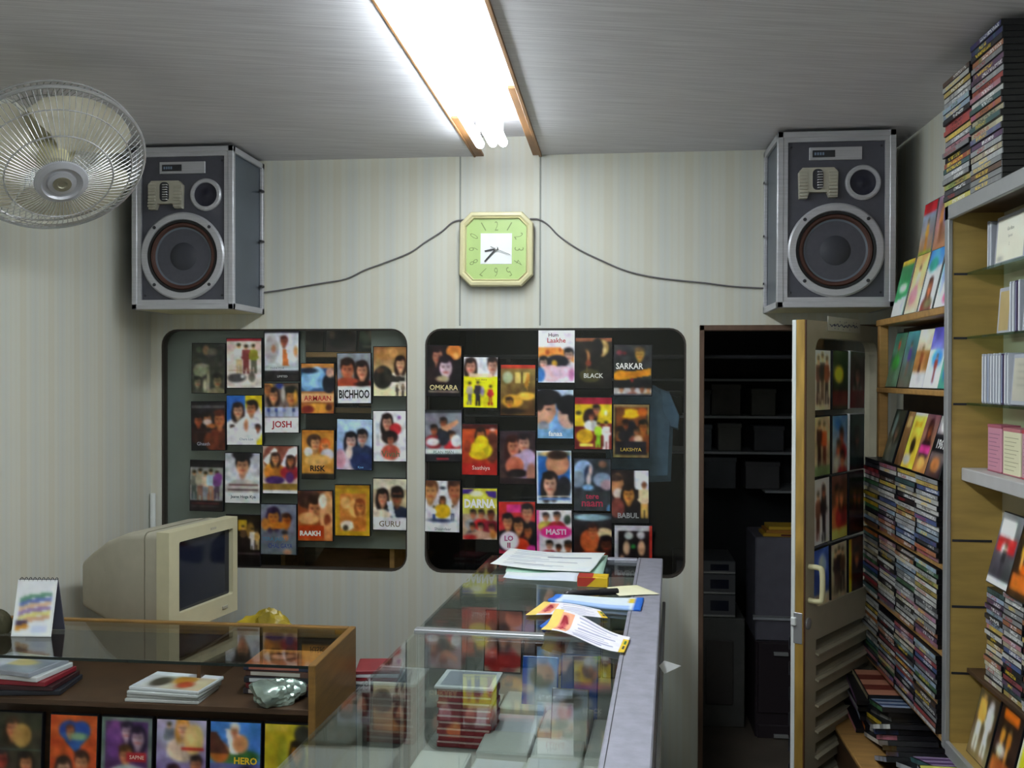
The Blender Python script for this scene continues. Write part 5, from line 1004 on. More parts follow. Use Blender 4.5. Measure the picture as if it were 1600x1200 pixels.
# crumpled shiny bag
def crumple(name, c, r, mt, label, cat, seed, rough=0.25, flat=0.6, sub=4):
    bm = bmesh.new(); bmesh.ops.create_icosphere(bm, subdivisions=sub, radius=1.0); rg = np.random.RandomState(seed)
    dirs = rg.randn(26, 3); dirs /= np.linalg.norm(dirs, axis=1)[:, None]; amp = rg.rand(26) * 1.1
    for v in bm.verts:
        n = np.array(v.co); f = 1 + rough * float(np.sum(amp * np.maximum(0, dirs @ n) ** 10) - 0.4) + 0.07 * math.sin(13 * n[0] + 9 * n[2]) * math.sin(15 * n[1] - 8 * n[2]) + rg.randn() * 0.014
        p = n * f * np.array(r)
        v.co = (p[0], p[1], max(p[2], -r[2] * flat) + r[2] * flat)
    me = bpy.data.meshes.new(name); bm.to_mesh(me); bm.free(); me.materials.append(mt)
    me.polygons.foreach_set('use_smooth', [True] * len(me.polygons)); me.set_sharp_from_angle(angle=math.radians(22))
    o = link(name, me); o.location = c; o['_root'] = 1; ROOTS.append(o); tag(o, label, cat); return o
M_FOIL = mat('green_foil', '9fb0a6', 0.2, 0.55, noise=0.45, scale=16, bump=0.5)
pc = at_z(452, 1098, SHZ)
bag = crumple('shiny_bag', (pc.x - 0.03, pc.y + 0.012, SHZ + 0.0005), (0.056, 0.046, 0.036), M_FOIL, 'crumpled shiny green-silver bag on the wooden counter shelf', 'bag', 3, 0.35)
# desk calendar on the glass
cz = LT - 0.0015; pa = at_z(18, 994, cz); pb = at_z(82, 994, cz); ch = at_y(50, 908, pa.y).z - cz
cal = thing('desk_calendar', 'spiral desk calendar with coloured stripes on the wooden counter', 'calendar', M=Matrix.Translation(((pa.x + pb.x) / 2, pa.y, cz)) @ Matrix.Rotation(math.radians(4), 4, 'Z'))
cwd = pb.x - pa.x
tl = math.radians(14); Rt = Matrix.Rotation(-tl, 4, 'X')
part('front_board', MB().cbox((-cwd/2, 0, 0.0005), (cwd/2, 0.004, ch), 0.0005, M=Rt), M_WHITEP, cal, local=True)
part('back_board', MB().cbox((-cwd/2, -0.002, 0.0), (cwd/2, 0.002, ch), 0.0005, M=Matrix.Translation((0, 2 * ch * math.sin(tl) + 0.005, 0.0005)) @ Matrix.Rotation(tl, 4, 'X')), mat('calendar_back', '4a4a58', 0.5), cal, local=True)
cops = [('g', 'e8eaee', 'e6eaf0')]
for k, c in enumerate(('6a9a80', '6a7ab8', 'd8b898', '9a80b0', 'd8d488', 'd0a888')):
    y = .2 + .085 * k; cops.append(('p', [(.1, y + .12), (.35, y + .05), (.95, y), (.95, y + .07), (.35, y + .13), (.1, y + .2)], c))
cops += [('r', .08, .72, .38, .84, '4a3c58'), ('p', [(.08, .84), (.38, .78), (.4, .86), (.08, .93)], 'c88c38'), ('r', .5, .82, .9, .95, 'd0d8ee')]
me = sheet_mesh('printed_page', paint(cops, 24, 32, 9, 0.02), (-cwd/2 + 0.002, -0.0006, ch - 0.004), (cwd - 0.004, 0, 0), (0, 0, -(ch - 0.008)), M_PAPER)
me.transform(Rt); link('printed_page', me, cal, True)
sp = MB(); top = Rt @ Vector((0, 0.002, ch))
for i in range(9): sp.ring((-cwd/2 + cwd * (i + 0.5) / 9, top.y + 0.006, top.z - 0.003), (1, 0, 0), 0.008, 0.0011, 14, 5)
part('spiral', sp, M_DARK, cal, True, True)

oc = at_z(-14, 994, cz)
crumple('olive_pouch', (oc.x, oc.y + 0.03, cz + 0.0005), (0.035, 0.03, 0.045), mat('olive_cloth', '4a4630', 0.7, noise=0.25, scale=20), 'dark olive pouch beside the desk calendar at the frame edge', 'pouch', 12, 0.2, 0.5, 3)

# ================================================================== MONITOR, DESK AND THINGS BEHIND THE COUNTER
dk = thing('computer_desk', 'plain wooden desk under the monitor behind the counter', 'desk', (-1.35, 3.1, 0))
P = lambda n, b, mt, par=dk, s=False: part(n, b, mt, par, s)
DKZ = 0.715
P('desk_top', MB().cbox((XL + 0.01, 2.63, DKZ - 0.025), (-0.86, 3.07, DKZ), 0.003), M_WOODO)
for x in (XL + 0.03, -0.9):
    for y in (2.68, 3.03): P('leg', MB().cbox((x, y, 0), (x + 0.035, y + 0.035, DKZ - 0.025), 0.002), M_WOODD)
zt = at_y(262, 833, 2.78).z
mw, mh, md = 0.37, zt - DKZ - 0.03, 0.40
A = Vector((at_y(264, 833, 2.78).x, 2.78, 0)); B = Vector((at_y(371, 804, 3.14).x, 3.14, 0)); mw = (B - A).length
ex = (B - A).normalized(); ang = math.atan2(ex.y, ex.x)
MM = Matrix.Translation(((A.x + B.x) / 2, (A.y + B.y) / 2, DKZ)) @ Matrix.Rotation(ang, 4, 'Z')
mon = thing('crt_monitor', 'beige tube monitor with a dark screen behind the wooden counter', 'monitor', M=MM)
P = lambda n, b, mt, par=mon, s=False: part(n, b, mt, par, s, True)
z0m, z1m = 0.035, zt - DKZ; a = mw / 2
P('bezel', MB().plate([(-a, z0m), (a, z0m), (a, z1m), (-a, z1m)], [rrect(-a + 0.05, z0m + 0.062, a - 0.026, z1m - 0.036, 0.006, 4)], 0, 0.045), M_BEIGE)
# slightly bulged screen
nu = 11; vs = []; fs = []
for j in range(nu):
    for i in range(nu):
        u, v = i / (nu - 1) * 2 - 1, j / (nu - 1) * 2 - 1; vs.append((u * (a - 0.026), 0.016 - 0.008 * (1 - u * u) * (1 - v * v), (z0m + z1m + 0.02) / 2 + v * ((z1m - z0m) / 2 - 0.048)))
for j in range(nu - 1):
    for i in range(nu - 1): fs.append((j*nu+i, j*nu+i+1, (j+1)*nu+i+1, (j+1)*nu+i))
P('screen', MB().add(vs, fs), M_SCREEN, s=True)
# tapered housing
secs = [(0.045, a - 0.004, z0m + 0.004, z1m - 0.004), (0.095, a - 0.008, z0m + 0.006, z1m - 0.006), (0.17, a * 0.94, z0m + 0.01, z1m - 0.012), (0.26, a * 0.82, z0m + 0.02, z1m - 0.045), (0.34, a * 0.66, z0m + 0.035, z1m - 0.09), (0.385, a * 0.58, z0m + 0.045, z1m - 0.12)]
hb = MB(); vs = []; fs = []
for y, xa, za, zb in secs: vs += [(q[0], y, q[1]) for q in rrect(-xa, za, xa, zb, 0.02, 4)]
k = 16
for j in range(len(secs) - 1):
    for i in range(k): fs.append((j*k+i, j*k+(i+1)%k, (j+1)*k+(i+1)%k, (j+1)*k+i))
fs.append(tuple((len(secs)-1)*k + i for i in range(k)))
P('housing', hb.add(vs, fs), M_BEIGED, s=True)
P('seam', MB().plate(rrect(-a + 0.0055, z0m + 0.0035, a - 0.0055, z1m - 0.0035, 0.02, 4), [rrect(-a + 0.02, z0m + 0.02, a - 0.02, z1m - 0.02, 0.01, 4)], 0.092, 0.094), mat('seam_grey', '7c7868', 0.6))
P('swivel_base', MB().lathe([(0.13, 0), (0.13, 0.012), (0.11, 0.02), (0.08, 0.036)], (0, 0.17, 0.0), (0, 0, 1), 32), M_BEIGED, s=True)
P('button', MB().cbox((a - 0.09, -0.004, z0m + 0.022), (a - 0.06, 0.002, z0m + 0.032), 0.001), M_BEIGED)
P('label_badge', MB().cbox((0.03, -0.0012, z1m - 0.024), (0.06, 0.001, z1m - 0.016), 0.0004), M_BEIGED)
yb_ = at_y(430, 976, 2.85)
crumple('yellow_bag', (yb_.x, 2.80, DKZ), (0.078, 0.055, 0.073), mat('yellow_plastic', '9c8618', 0.35, noise=0.4, scale=12, bump=0.5), 'crumpled yellow plastic bag showing above the wooden counter', 'bag', 8, 0.3, 0.5)
# small stand with striped cases between the two counters
sx = at_y(585, 1035, 2.7).x
st = thing('small_stand', 'low dark stand between the two counters', 'stand', (sx, 2.72, 0))
P = lambda n, b, mt, par=st, s=False: part(n, b, mt, par, s)
P('stand_top', MB().cbox((sx - 0.06, 2.62, 0.66), (sx + 0.09, 2.80, 0.675), 0.002), M_DARK)
for dx in (-0.055, 0.07):
    for y in (2.63, 2.77): P('leg', MB().cbox((sx + dx, y, 0), (sx + dx + 0.018, y + 0.018, 0.66), 0.001), M_DARK)
for k in range(4):
    o = flat_case(Matrix.Translation((sx + 0.015, 2.70, 0.6755 + k * 0.0105)) @ Matrix.Rotation(math.radians(3 * k), 4, 'Z'), 0.125, 0.12, 0.01, ['d8d8d8', '8a2c34', 'd4d4d8', '8a3038'][k], '%s case, %s from the bottom of the striped pile on the low stand' % (['white', 'dark red'][k % 2], ordinal(k + 1)), 'striped pile on the low stand')

# ================================================================== RIGHT SHELVES: the far unit with stacked cases
XF = 0.857
SPC = [('white', 'c8c8c4'), ('grey', '8a8c90'), ('black', '26262c'), ('cream', 'c4b890'), ('red', 'a03038'), ('yellow', 'c8a830'), ('blue', '3c5a9a'), ('green', '4a7a50'), ('brown', '6a4a38'), ('orange', 'b8682c'), ('purple', '6a4470'), ('pale blue', '8aa4c0'), ('silver', 'a4a8ac'), ('teal', '3c6a6c'), ('pink', 'b8707e'), ('charcoal', '44444c')]
WGT = [16, 12, 9, 10, 6, 5, 6, 5, 7, 5, 4, 6, 10, 4, 4, 8]
SPM = {}
def spine_case_mesh(dx, ly, t, mt, key):
    k = (round(dx, 4), round(ly, 4), round(t, 4), key)
    if k not in SPM:
        mb = MB().cbox((0, -ly/2, -t/2), (dx, ly/2, t/2), 0.0012)
        mb.add([(-0.0005, -ly/2 + 0.001, -t/2 + 0.0012), (-0.0005, ly/2 - 0.001, -t/2 + 0.0012), (-0.0005, ly/2 - 0.001, t/2 - 0.0012), (-0.0005, -ly/2 + 0.001, t/2 - 0.0012)], [(0, 3, 2, 1)], 1)
        SPM[k] = mb.mesh('film_case', [M_BLACK, mt])
    return SPM[k]
RG = random.Random(77)
def stack(x, y, z, n, t, dx, ly, label, group, mt=None, key='d', name='film_case', cat='film case', lean=0.0, cols=None):
    mt = mt or M_SPINE
    for k in range(n):
        nm, c = RG.choices(SPC, WGT)[0] if not (cols and k in cols) else cols[k]
        o = link(name, spine_case_mesh(dx, ly, t, mt, key)); o['_root'] = 1
        o.matrix_basis = Matrix.Translation((x + RG.uniform(-0.004, 0.004) + lean * k, y + RG.uniform(-0.0012, 0.0012), z + t * (n - k - 0.5) + 0.0004)) @ Matrix.Rotation(RG.uniform(-0.006, 0.006), 4, 'Z')
        f = RG.uniform(0.75, 1.1); l = lin(c); gy = sum(l) / 3; o.color = tuple(min(1, (q * 0.72 + gy * 0.28) * f) for q in l) + (1,)
        tag(o, '%s-spined case, %s from the top, %s' % (nm, ordinal(k + 1), label), cat, group)
LOOSE = MB(); LCOL = []
def loose_case(M, dx, ly, t, c):
    n0 = len(LOOSE.v); LOOSE.box((0, -ly/2, -t/2 + 0.0004), (dx, ly/2, t/2 - 0.0004), M=M); LCOL.extend([lin('15151a')] * 8)
    k = 6                                                   # spine with a title block
    for i in range(k):
        a, b = -ly/2 + 0.001 + (ly - 0.002) * i / k, -ly/2 + 0.001 + (ly - 0.002) * (i + 1) / k
        LOOSE.add([M @ Vector(q) for q in ((-0.0006, a, -t/2 + 0.001), (-0.0006, b, -t/2 + 0.001), (-0.0006, b, t/2 - 0.001), (-0.0006, a, t/2 - 0.001))], [(0, 3, 2, 1)])
        f = RG.choice((1, 1, 1, 0.5, 1.3)); LCOL.extend([tuple(min(1, q * f) for q in lin(c))] * 4)
def loose_stack(x, y, z, n, t, dx, ly, label, group):
    for k in range(n):
        nm, c = RG.choices(SPC, WGT)[0]
        loose_case(Matrix.Translation((x + RG.uniform(-0.004, 0.004), y, z + t * (n - k - 0.5) + 0.0004)), dx, ly, t, c)
COLY = [2.762, 2.955, 3.148, 3.341]
unit = thing('case_shelf', 'wooden wall shelf packed with stacked film cases beside the open door', 'shelf', (XF, 3.0, 0.56))
P = lambda n, b, mt, par=unit, s=False: part(n, b, mt, par, s)
UY0, UY1 = 2.622, 3.30
BZ1, BZ2 = 1.735, 1.513
P('shelf_board', MB().cbox((XF, UY0, BZ1 - 0.02), (XR, UY1, BZ1), 0.002), M_WOODS)
P('shelf_board', MB().cbox((XF, UY0, BZ2 - 0.016), (XR, UY1 - 0.01, BZ2), 0.002), M_WOODS)
gz = [(1.049, 1.274), (0.819, 1.036), (0.593, 0.806)]
for z0, z1 in gz: P('shelf_board', MB().cbox((XF + 0.004, UY0, z0 - 0.012), (XR, 3.45, z0), 0.001), M_WOODS)
P('side_post', MB().cbox((XF + 0.002, UY1 - 0.04, 1.285), (XF + 0.03, UY1 - 0.012, BZ2 - 0.016), 0.002), M_WOODS)
P('side_post', MB().cbox((XF + 0.002, UY1 - 0.04, BZ2), (XF + 0.03, UY1 - 0.012, BZ1 - 0.02), 0.002), M_WOODS)
P('back_board', MB().box((XR - 0.006, UY0, 0.58), (XR - 0.001, 3.45, BZ1 - 0.02)), M_WOODD)
gn = ['upper', 'middle', 'lower']; cn4 = ['nearest', 'second', 'third', 'farthest']
for g, (z0, z1) in enumerate(gz):
    for c in range(4):
        n = 16 if (g, c) != (2, 2) else 15
        (stack if c < 3 else loose_stack)(XF - 0.002, COLY[c], z0, n, (z1 - z0) / 16.2, 0.132, 0.189, '%s column of the %s block by the door' % (cn4[c], gn[g]), '%s block of stacked cases' % gn[g])
# cases leaning on the shelf boards, printed face to the room (-x)
def leaner(px0, px1, py_b, h, X, zbase, lean, ops, label, group, seed, name='film_case', titles=(), t=0.014, yaw=0.0, res=(20, 28), w=None):
    a = at_x(px0, py_b, X); b = at_x(px1, py_b, X); wd = w or abs(a.y - b.y)
    yc = (a.y + b.y) / 2
    Mx = Matrix.Translation((X, yc, zbase + 0.001)) @ Matrix.Rotation(math.radians(-90 + yaw), 4, 'Z') @ Matrix.Rotation(math.radians(-lean), 4, 'X') @ Matrix.Translation((0, t / 2, 0))
    return cover_case(name, Mx, wd, h, t, ops, label, 'film case', group, seed=seed, res=res, titles=titles, mott=0.07, gain=1.2)
def ylean(y, w, h, X, zbase, lean, ops, label, group, seed, titles=(), yaw=0.0, roll=0.0, t=0.014):
    Mx = Matrix.Translation((X, y, zbase + 0.001)) @ Matrix.Rotation(math.radians(-90 + yaw), 4, 'Z') @ Matrix.Rotation(math.radians(-lean), 4, 'X') @ Matrix.Rotation(math.radians(roll), 4, 'Y') @ Matrix.Translation((0, t / 2, 0))
    return cover_case('film_case', Mx, w, h, t, ops, label, 'film case', group, seed=seed, res=(22, 30), titles=titles, mott=0.07, gain=1.2)
GA = 'film cases on the top board by the right loudspeaker'
tierA = [(3.12, 'green case with a yellow top', [('g','2a7a48','3a8a58'),('r',0,0,1,.1,'c8a828'),('e',.5,.5,.3,.08,'c8d8c8'),('p',[(0,.75),(1,.65),(1,1),(0,1)],'c8ccd8')]),
 (2.98, 'cream and pink case', [('g','c8a868','c8b8a8'),('f',.5,.2,.6,'d8c0b0','c0808c'),('e',.4,.7,.3,.15,'c88894')]),
 (2.845, 'white case with blue sky and a green title', [('g','4a8ac8','d0d4dc'),('r',0,.3,1,1,'ccd2dc'),('e',.4,.25,.3,.12,'3a8a80'),('w',.5,.62,.14,SK,'3a2018','8a4030'),('e',.6,.9,.3,.08,'7a7a58')]),
 (2.705, 'pale blue case of a woman in gold', [('g','5a90c8','c8ccd8'),('p',[(.5,.1),(1,.1),(1,1),(.2,1)],'d4d4de'),('f',.66,.14,.75,'b8904c','a87838'),('e',.7,.85,.25,.1,'b85a80')])]
for i, (y, lk, ops) in enumerate(tierA):
    ylean(y, 0.128, 0.185, XF + 0.014, BZ1, 13, ops, '%s, front row beside right loudspeaker' % lk, GA, 500 + i)
P('rear_ledge', MB().cbox((XF + 0.075, UY0 + 0.01, BZ1), (XR, UY1 - 0.06, BZ1 + 0.17), 0.002), M_WOODS)
tierA2 = [(3.08, 'red-topped case of a dancer in gold', [('g','7aa0c8','a8784c'),('r',0,0,1,.2,'b02c34'),('f',.5,.3,.55,'c89838','b07828'),('r',0,.85,1,1,'8a9a30')]),
 (2.945, 'brown patterned case', [('g','8a7088','a87850'),('f',.4,.1,.7,'b87c48','8a5a40'),('e',.7,.3,.2,.2,'6a6a98')]),
 (2.81, 'purple-grey case with a gold dancer', [('g','5a88b8','3c3440'),('r',0,.35,1,1,'44384a'),('f',.7,.3,.6,'c8902c','b07c20'),('r',.1,.88,.6,.92,'a8a8b0')]),
 (2.675, 'blue case', [('g','4a6aa8','3a3c58'),('w',.5,.4,.15,SK,H1,'4a5a90')])]
for i, (y, lk, ops) in enumerate(tierA2):
    ylean(y, 0.128, 0.185, XF + 0.082, BZ1 + 0.17, 8, ops, '%s on the raised rear row beneath the ceiling' % lk, GA, 510 + i)
GB = 'film cases on the second board'
tierB = [(3.2, 4, 'green case with a standing green figure', [('g','4a7a68','6a8a70'),('e',.5,.55,.3,.14,'3a9a48'),('f',.5,.1,.4,'a04838','3a8a48')]),
 (3.07, 4, 'grey-teal case with a blurred figure', [('g','4a8088','6a6458'),('f',.5,.2,.6,'5a4a8a','6a5a4a')]),
 (2.93, 20, 'white and brown case of a pair of figures', [('g','d0c8b8','a8886a'),('r',0,.35,1,.72,'9a7248'),('f',.4,.3,.5,'7a4a30','5a3828'),('r',0,.75,1,1,'b8b8b8')]),
 (2.805, 18, 'white case with purple and blue shapes', [('g','4a4aa0','c8d0e4'),('r',0,.35,1,1,'c0cce4'),('e',.5,.5,.3,.14,'4a90d0'),('f',.5,.45,.45,'8a3c2c','6a3020')]),
 (2.685, 8, 'teal case with a round blue creature shape', [('g','6aa890','4a8a80'),('r',.2,.05,.8,.18,'c8c060'),('e',.5,.75,.36,.14,'2a78c0'),('e',.4,.68,.12,.07,'e0e4e4')])]
for i, (y, yw, lk, ops) in enumerate(tierB):
    ylean(y, 0.118, 0.182, XF + 0.02, BZ2, 12, ops, '%s, second board by the door' % lk, GB, 520 + i, yaw=yw * 0.3)
GC = 'film cases stood on the upper block'
tierC = [(3.19, 8, 'dark grey-green case of a pale couple', [('g','2a342c','4a5048'),('e',.3,.3,.16,.24,'6a7a78'),('w',.65,.4,.16,'8a8070','242824','6a6c64')]),
 (3.06, 4, 'brown case turned edge-on', [('g','8a6a48','6a4c34'),('r',.2,.1,.8,.3,'b8a070')]),
 (2.955, 6, 'yellow case with a crouching dark figure', [('g','d0c058','c8a838'),('r',0,0,1,.06,'d8d4c0'),('e',.5,.6,.18,.15,'3a2c1c'),('r',.2,.15,.8,.25,'b89830'),('e',.3,.85,.3,.1,'a8a8a0')]),
 (2.83, 10, 'brown case of a woman with pink lettering', [('g','6a4a50','a87848'),('w',.5,.25,.14,SD,'3a1c20','3a2430'),('r',.1,.55,.9,.68,'b83a80'),('e',.5,.84,.3,.12,'c89858')]),
 (2.70, 14, 'black case with white lettering on end', [('g','a8a8a8','3a2c2c'),('r',0,.3,1,.62,'18181c'),('e',.5,.15,.3,.1,'d0d0d4'),('e',.5,.8,.3,.12,'a86c40')])]
for i, (y, rl, lk, ops) in enumerate(tierC):
    ylean(y, 0.118 if i != 1 else 0.07, 0.175, XF + 0.006 - 0.004 * i, 1.274 + 0.001, 16, ops, '%s stood on top of the stacked cases' % lk, GC, 530 + i, titles=[('1961', .5, .46, .16, 'ddd', .8, .03)] if i == 4 else (), roll=0)
# jumble on the low shelf beneath
low = thing('low_cabinet', 'low dark cabinet under the stacked cases behind the door', 'cabinet', (0.85, 3.0, 0))
part('cabinet_body', MB().cbox((0.72, UY0 - 0.3, 0), (XR, 3.40, 0.40), 0.004), M_WOODD, low)
part('cabinet_top', MB().cbox((0.71, UY0 - 0.31, 0.40), (XR, 3.41, 0.415), 0.003), M_WOODS, low)
for c in range(5):
    for k in range(9 - (c * 3) % 4):
        nm, cl = RG.choices(SPC, WGT)[0]; y = 2.43 + c * 0.2; tl = math.radians((6, -14, -20, -10, 8)[c])
        Ml = Matrix.Translation((0.775 + 0.02 * (c % 2), y, 0.4155 + 0.1 * abs(math.sin(tl)))) @ Matrix.Rotation(tl, 4, 'X') @ Matrix.Translation((RG.uniform(-0.02, 0.02), RG.uniform(-0.012, 0.012), 0.0075 + 0.0145 * k)) @ Matrix.Rotation(RG.uniform(-0.12, 0.12), 4, 'Z')
        loose_case(Ml, 0.132, 0.189, 0.0142, cl)
        if k == 8 - (c * 3) % 4:                            # topmost: its cover shows
            tops = [('c8c860', '4a8a40'), ('b8a0c8', '6a4a80'), ('d8c8a0', '8a5a3a'), ('a8b8d0', '3a5a8a'), ('c88a70', '7a3a30')][c]
            for i in range(5):
                a, b = -0.09 + 0.036 * i, -0.09 + 0.036 * (i + 1)
                LOOSE.add([Ml @ Vector(q) for q in ((0.004, a, 0.0075), (0.128, a, 0.0075), (0.128, b, 0.0075), (0.004, b, 0.0075))], [(0, 1, 2, 3)]); LCOL.extend([lin(tops[i % 2])] * 4)
me = bpy.data.meshes.new('loose_cases'); me.from_pydata(LOOSE.v, [], LOOSE.f); me.materials.append(M_PRINT)
at_ = me.color_attributes.new('Col', 'FLOAT_COLOR', 'POINT'); at_.data.foreach_set('color', [q for c in LCOL for q in (*c, 1.0)])
o = link('loose_cases', me); o['kind'] = 'stuff'; tag(o, 'dim film cases crammed behind the door edge and slumped on the low cabinet', 'film cases')

# slim cases kept in the rack behind the door louvres
for i, z in enumerate(slots[:6]):
    for k in range(15):
        x = ll + 0.014 + 0.0285 * k + RG.uniform(-0.003, 0.003)
        if x > gr - 0.01: break
        nm, cl = RG.choices(SPC, WGT)[0]
        o = link('slim_case', spine_case_mesh(0.036, step * 0.8, 0.0215, M_SPINE_S, 'l')); o['_root'] = 1
        o.matrix_basis = DM @ Matrix.Translation((x, DTH + 0.002, z + step * 0.4 + 0.001)) @ Matrix.Rotation(math.radians(90), 4, 'Z') @ Matrix.Rotation(math.radians(90), 4, 'X')
        o.color = (*lin(cl), 1)
        tag(o, '%s slim case, %s along the %s louvre slot of the door' % (nm, ordinal(k + 1), ordinal(i + 1)), 'slim case', 'slim cases behind the door louvres')

# ================================================================== RIGHT SHELVES: the near unit
NY1 = 2.612; NY0 = 1.45; NZ1, NZ0 = 1.992, 0.60
nu_ = thing('display_shelf', 'shallow plywood display shelf with grey metal edging at the right', 'shelf', (XF, 2.2, NZ0))
P = lambda n, b, mt, par=nu_, s=False: part(n, b, mt, par, s)
P('side_panel', MB().box((XF + 0.004, NY1 - 0.02, NZ0), (XR, NY1 - 0.002, NZ1 - 0.02)), M_WOOD)
P('back_panel', MB().box((XR - 0.005, NY0, NZ0), (XR - 0.0005, NY1 - 0.02, NZ1 - 0.02)), mat('pale_back', 'b5ad92', 0.5, noise=0.08, scale=6))
M_GREYM = mat('grey_edging', 'a3a4a6', 0.4, 0.35, noise=0.08, scale=12)
P('upright_edging', MB().cbox((XF - 0.006, NY1 - 0.024, NZ0 - 0.02), (XF + 0.006, NY1 + 0.004, NZ1), 0.002), M_GREYM)
P('top_board', MB().box((XF + 0.006, NY0, NZ1 - 0.02), (XR, NY1, NZ1 - 0.001)), M_WOODD)
P('top_edging', MB().cbox((XF - 0.006, NY0, NZ1 - 0.038), (XF + 0.006, NY1 + 0.004, NZ1), 0.002), M_GREYM)
P('bottom_board', MB().box((XF + 0.006, NY0, NZ0 - 0.018), (XR, NY1, NZ0)), M_WOOD)
P('bottom_edging', MB().cbox((XF - 0.006, NY0, NZ0 - 0.03), (XF + 0.006, NY1 - 0.024, NZ0 + 0.006), 0.002), M_GREYM)
GX = at_y(1513, 500, NY1 - 0.03).x
zsh = [at_y(1487, y, NY1 - 0.02).z for y in (426, 526, 629)]
for z in zsh: P('glass_shelf', MB().box((GX, NY0, z - 0.006), (XR - 0.006, NY1 - 0.021, z)), M_SGLASS)
for y in (426, 526, 629, 842, 945, 1049):
    z = at_y(1487, y, NY1 - 0.02).z; P('groove', MB().box((XF + 0.01, NY1 - 0.0215, z - 0.007), (GX if y < 700 else XR - 0.03, NY1 - 0.0195, z - 0.001)), M_DARK)
WSZ = at_y(1504, 731, NY1 - 0.03).z; WX = at_y(1504, 731, NY1 - 0.03).x
P('white_shelf', MB().cbox((WX, NY0, WSZ - 0.033), (XR - 0.006, NY1 - 0.021, WSZ), 0.002), mat('white_shelf', 'b4b2b2', 0.45, noise=0.05))
# clear disc cases on the glass shelves
GJ = 'clear disc cases on the glass shelves'
M_JW = mat('clear_case_body', 'b9bcc8', 0.15, noise=0.05)
def jewel(px0, px1, pyb, X, z, h, label, seed, ops=None, titles=(), yaw=0.0, lean=4, w=0.142):
    Mx = None
    a = at_x(px0, pyb, X); b = at_x(px1, pyb, X); yc = (a.y + b.y) / 2; wd = abs(a.y - b.y)
    Mx = Matrix.Translation((X, yc, z + 0.0008)) @ Matrix.Rotation(math.radians(-90 + yaw), 4, 'Z') @ Matrix.Rotation(math.radians(-lean), 4, 'X')
    cover_case('disc_case', Mx, wd, h, 0.010, ops or [('g', 'd8d6d0', 'd2d0c8')], label, 'disc case', GJ, seed=seed, res=(16, 20), inset=0.010, titles=titles, shell=M_JW, mott=0.01, pm=M_PAPER)
z = zsh[0]
jewel(1556, 1604, 420, 0.935, z, 0.123, 'clear disc case with a white lettered sheet on the top glass shelf', 600, [('g', 'e4e2d4', 'e0ddcc'), ('e', .15, .93, .08, .04, '777')], [('Go Box', .5, .3, .07, '8a8a80', .5, 0), ('Special', .5, .45, .07, '8a8a80', .5, 0), ('2', .48, .6, .06, '9a9a90', .1, 0)])
for k in range(2):
    o = part('disc_case', MB().cbox((0, -0.005, 0), (0.05, 0.005, 0.122 - 0.004 * k), 0.001), M_JW); y = at_x(1551 + 3 * k, 400, 0.94).y
    o.matrix_basis = Matrix.Translation((0.93, y + 0.004 - 0.003 * k, z + 0.0005)); o['_root'] = 1; ROOTS.append(o)
    tag(o, 'clear disc case stood edge-on, %s beside the lettered one on the top glass shelf' % ['farther', 'nearer'][k], 'disc case', GJ); part('paper_spine', MB().box((-0.0006, -0.0012, 0.004), (0.0, 0.0012, 0.115)), M_WHITEP, o, local=True)
z = zsh[1]
jewel(1560, 1580, 515, 0.957, z, 0.118, 'tan backed disc case at the far end of the middle glass shelf', 601, [('g', 'b8a478', 'b09c70')])
for k in range(4):
    o = part('disc_case', MB().cbox((0, -0.0048, 0), (0.05, 0.0048, 0.121), 0.001), [M_JW, M_JW, mat('violet_case', '4a3c5c', 0.2), M_JW][k]); y = at_x(1581.5 + 4.6 * k, 500, 0.93).y
    o.matrix_basis = Matrix.Translation((0.925, y, z + 0.0005)); o['_root'] = 1; ROOTS.append(o)
    tag(o, '%s disc case edge-on, %s from the tan case on the middle glass shelf' % (['clear', 'clear', 'violet', 'clear'][k], ordinal(k + 1)), 'disc case', GJ); part('paper_spine', MB().box((-0.0006, -0.0018, 0.004), (0.0, 0.0018, 0.116)), M_WHITEP if k != 2 else ink('88a'), o, local=True)
jewel(1600, 1650, 520, 0.93, z, 0.121, 'white sheeted disc case at the frame edge on the middle glass shelf', 602, [('g', 'dfe2e4', 'd8dcdc')])
z = zsh[2]
for k in range(10):
    o = part('disc_case', MB().cbox((0, -0.0046, 0), (0.05, 0.0046, 0.124 - 0.002 * (k % 2)), 0.001), M_JW if k != 7 else MATS['violet_case']); y = at_x(1538 + 4.4 * k, 600, 0.925).y
    o.matrix_basis = Matrix.Translation((0.92, y, z + 0.0005)); o['_root'] = 1; ROOTS.append(o)
    tag(o, '%s disc case edge-on, %s from the far end of the lowest glass shelf' % ('clear' if k != 7 else 'violet', ordinal(k + 1)), 'disc case', GJ); part('paper_spine', MB().box((-0.0006, -0.0016, 0.004), (0.0, 0.0016, 0.118)), M_WHITEP if k not in (2, 7) else ink('99a8c8'), o, local=True)
jewel(1581, 1622, 630, 0.93, z, 0.12, 'grey sheeted disc case at the frame edge on the lowest glass shelf', 603, [('g', 'b8b4a4', 'b0aca0')] + [('r', .15, .15 + .08 * i, .8, .17 + .08 * i, '98948a') for i in range(8)], [('Songs', .5, .08, .05, '556', .4, 0)])
